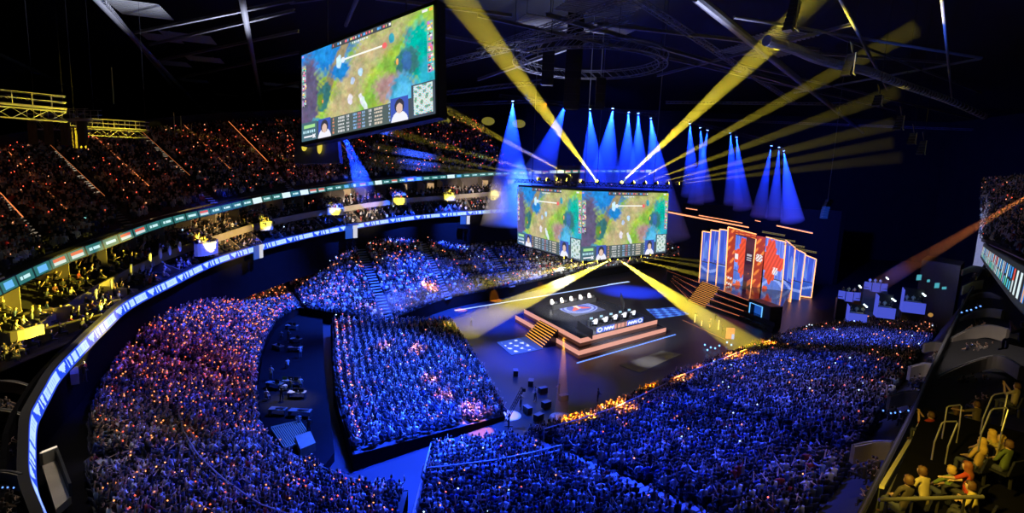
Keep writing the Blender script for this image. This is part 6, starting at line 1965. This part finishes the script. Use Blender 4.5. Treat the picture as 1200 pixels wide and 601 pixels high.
# ================================================================ people in the nearest box, lit yellow
def hand_rail(pts, r, label):
    P = [at(*p) for p in pts]; t = thing('hand_rail', P[0], label, 'handrail')
    cloc(MB().path(lerp_list(P, 6), r, 8), 'tube', M_chrome, t, t)
    return P
NB = 13.0
def hoop(x0, y0, x1, y1, x2, y2, x3, y3, d, label):
    t_ = thing('hand_rail', at(x0, y0, d), label, 'handrail')
    P = [at(x0, y0, d), at(x1, y1, d), at(x2, y2, d), at(x3, y3, d)]
    pts = [P[0] - Zv * .5, P[0], P[0].lerp(P[1], .92), P[1].lerp(P[2], .12), P[1].lerp(P[2], .88), P[2].lerp(P[3], .08), P[3], P[3] - Zv * .5]
    cloc(MB().path(pts, .019, 8), 'tube', M_chrome, t_, t_)
hoop(1095, 518, 1104.5, 494, 1123, 493.5, 1111, 523, 14, 'chrome hoop handrail, lower front one of the left pair')
hoop(1107, 495, 1110, 476, 1127, 474, 1124, 500, 15.5, 'chrome hoop handrail, upper rear one of the left pair')
hoop(1150, 508, 1162, 479, 1182, 477.5, 1174, 505, 14, 'chrome hoop handrail, lower front one of the right pair')
hoop(1152, 490, 1163.5, 462.5, 1181, 459.5, 1177, 480, 15.5, 'chrome hoop handrail, upper rear one of the right pair')
a, b = at(1030, 585.5, 12.2), at(1152, 582, 12.2)
t = thing('guard_rail', a, 'thick horizontal pipe rail across the front of the nearest box', 'railing')
cloc(MB().tube(a, b, .045, 10), 'rail', M_chrome, t, t)
for k in range(4): p = a.lerp(b, (k + .3) / 4); cloc(MB().tube(p, p - Zv * .9, .03, 6), 'post', M_blackm, t, t)
# terrace steps of that box
def bxp(px, py, d): return at(px, py, d)
yr0, yr1 = at(1030, 572, 15), at(1084, 484, 25)
deep = (yr1 - yr0); deep.z = 0; deep.normalize(); across = Vector((deep.y, -deep.x, 0))
o0 = at(1025, 612, 12.6)
mb = MB()
for k in range(12):
    q = o0 + deep * (k * .95 - .5); q.z = o0.z - .55
    mb.box(q + across * 4.0, across * 4.0, deep * .48, Zv * .3)
struct(mb.build('floor_near_box', M_shade))
yr0, yr1 = at(1030, 572, 15), at(1084, 484, 25)
t = thing('guard_rail', yr0, 'yellow-lit top edge of the glass balustrade beside the nearest box', 'railing')
cloc(MB().slab([yr0, yr1, yr1 + Zv * .02 + across * .12, yr0 + Zv * .02 + across * .12], Zv * .10), 'edge_cap', mat('cap_pale', (.8, .75, .5), .5), t, t)
cloc(MB().slab([yr0, yr1, yr1 + across * .03, yr0 + across * .03], Zv * -.9), 'glass_panel', M_glass, t, t)
zr0, zr1 = at(1038, 583, 14.5), at(1091, 487, 24)
cloc(MB().tube(zr0, zr1, .035, 6), 'second_rail', M_steel, t, t)

hairm = mat('blond_hair', (.50, .33, .10), .6, noise=.3, scale=30); hairb = mat('brown_hair', (.10, .05, .025), .6, noise=.3, scale=30); hairr = mat('auburn_hair', (.22, .07, .03), .6, noise=.3, scale=30)
def hair_mesh(long, m):
    mb = MB()
    n, k = 12, 7
    ring = []
    zs = [1.315, 1.30, 1.265, 1.22, 1.17, 1.12] + ([1.02, .92, .84] if long else [])
    for i, z in enumerate(zs):
        r = [.02, .065, .095, .107, .108, .095, .11, .12, .07][i]
        ring.append([(math.cos(a) * r, math.sin(a) * r * 1.1 - .015 - (.03 if i > 5 else 0), z) for a in [math.pi * (1.0 - .12) + (math.pi * 1.24) * j / n for j in range(n + 1)]] if i > 2 else
                    [(math.cos(a) * r, math.sin(a) * r * 1.1 - .0, z) for a in [math.pi * .88 + 2 * math.pi * j / n for j in range(n + 1)]])
    v = [p for r in ring for p in r]; f = []
    for i in range(len(ring) - 1):
        for j in range(n): f.append((i * (n + 1) + j, i * (n + 1) + j + 1, (i + 1) * (n + 1) + j + 1, (i + 1) * (n + 1) + j))
    mb.add(v, f)
    me = mb.mesh('hair', m); me.shade_smooth()
    return me
HM = {('long', 'blond'): hair_mesh(True, hairm), ('short', 'blond'): hair_mesh(False, hairm), ('long', 'brown'): hair_mesh(True, hairb), ('short', 'brown'): hair_mesh(False, hairb), ('long', 'auburn'): hair_mesh(True, hairr)}
eye_m = MB().ball((-.032, .103, 1.19), .011, 6, 5).ball((.032, .103, 1.19), .011, 6, 5).mesh('eyes', mat('eye_dark', (.03, .02, .02), .2))
FP = {'lap': skel_person('lap', detail=2, fingers=True), 'reach': skel_person('lap', detail=2, fingers=True, lean=.15, arms=[((-.19, 0, .98), (-.42, .10, .92), (-.66, .22, .94)), ((.19, 0, .98), (.25, .1, .72), (.1, .32, .64))]),
      'fold': skel_person('fold', detail=2, fingers=True, lean=.25), 'knees': skel_person('knees', detail=2, fingers=True, lean=.1), 'phone': skel_person('phone', detail=2, fingers=True)}
MB_SEAT = None
faceC = math.atan2(-(HUB.x - at(1120, 540, 13).x), (HUB.y - at(1120, 540, 13).y))
for (px, py, d, pose, hair, col, dy, lab) in [
    (1089.5, 556, 13.0, 'fold', ('short', 'brown'), (.42, .36, .20), .3, 'man with short hair in an olive yellow-lit jacket, seated by the pipe rail'),
    (1065, 562, 12.6, 'lap', ('short', 'brown'), (.06, .05, .05), .2, 'seated person in black with amber-lit face at the balustrade corner of the nearest box'),
    (1140, 548, 13.3, 'reach', ('long', 'auburn'), (.50, .06, .04), .5, 'woman in a red top with auburn hair stretching one arm out sideways'),
    (1151, 517, 14.6, 'lap', ('long', 'blond'), (.45, .30, .12), .3, 'woman with long blond hair directly behind the red top woman'),
    (1166, 509, 15.2, 'knees', ('long', 'blond'), (.40, .34, .14), .2, 'blond person in a mustard top beside the right handrail pair'),
    (1174, 514, 14.9, 'phone', ('short', 'blond'), (.35, .28, .12), -.1, 'blond person raising both hands, next to the mustard top one'),
    (1149, 573, 12.4, 'fold', ('short', 'brown'), (.50, .42, .15), .7, 'person in a yellow top bending forward at the end of the pipe rail'),
    (1182, 520, 14.2, 'lap', ('short', 'brown'), (.10, .14, .06), .3, 'person in dark green at the outer end of the nearest box row'),
    (1118, 552, 13.8, 'knees', ('short', 'blond'), (.16, .24, .08), .1, 'person in a green shirt between the olive jacket man and the red top woman'),
    (1091, 486, 19.0, 'phone', ('short', 'brown'), (.35, .03, .03), .4, 'person in dark red clapping beside the balustrade, above the left handrails'),
    (1148, 475, 19.5, 'reach', ('short', 'brown'), (.10, .08, .07), .2, 'person in brown holding an arm out, behind the handrail hoops'),
    (1192, 452, 20.0, 'phone', ('short', 'brown'), (.40, .34, .30), .4, 'person in a pale sweater at the far right edge of the picture'),
    (1200, 380, 20.0, 'phone', ('short', 'brown'), (.05, .04, .04), .4, 'dark figure high at the right edge under the sponsor board'),
    (1120, 478, 21.0, 'lap', ('long', 'brown'), (.04, .04, .05), .1, 'person in black with long brown hair behind the left handrail pair')]:
    h = at(px, py, d); base_ = h - Zv * 1.19
    o = link('person', FP[pose], None, base_); o.rotation_euler = (0, 0, faceC + dy); o.color = (*col, 1)
    tag(o, lab, 'person')
    ln = {'reach': .15, 'fold': .25, 'knees': .1}.get(pose, 0)
    hr = link('hair', HM[hair] if hair in HM else HM[('short', 'brown')], o); hr.location = (0, ln * (1.19 - .45), 0)
    ey = link('eyes', eye_m, o); ey.location = (0, ln * (1.19 - .45), 0)
    s_ = thing('stadium_seat', base_, 'dark folding seat under the ' + ' '.join(lab.split()[:9]), 'seat', None, faceC + dy)
    MB().slab([(-.23, .22, .36), (.23, .22, .36), (.23, -.2, .36), (-.23, -.2, .36)], (0, 0, .05)).build('seat_pan', M_seat, s_)
    MB().slab([(-.23, -.2, .4), (.23, -.2, .4), (.21, -.28, .86), (-.21, -.28, .86)], (0, -.05, 0)).build('backrest', M_seat, s_)
    MB().tube((0, -.2, 0), (0, -.18, .4), .04, 6).build('pedestal', M_blackm, s_)
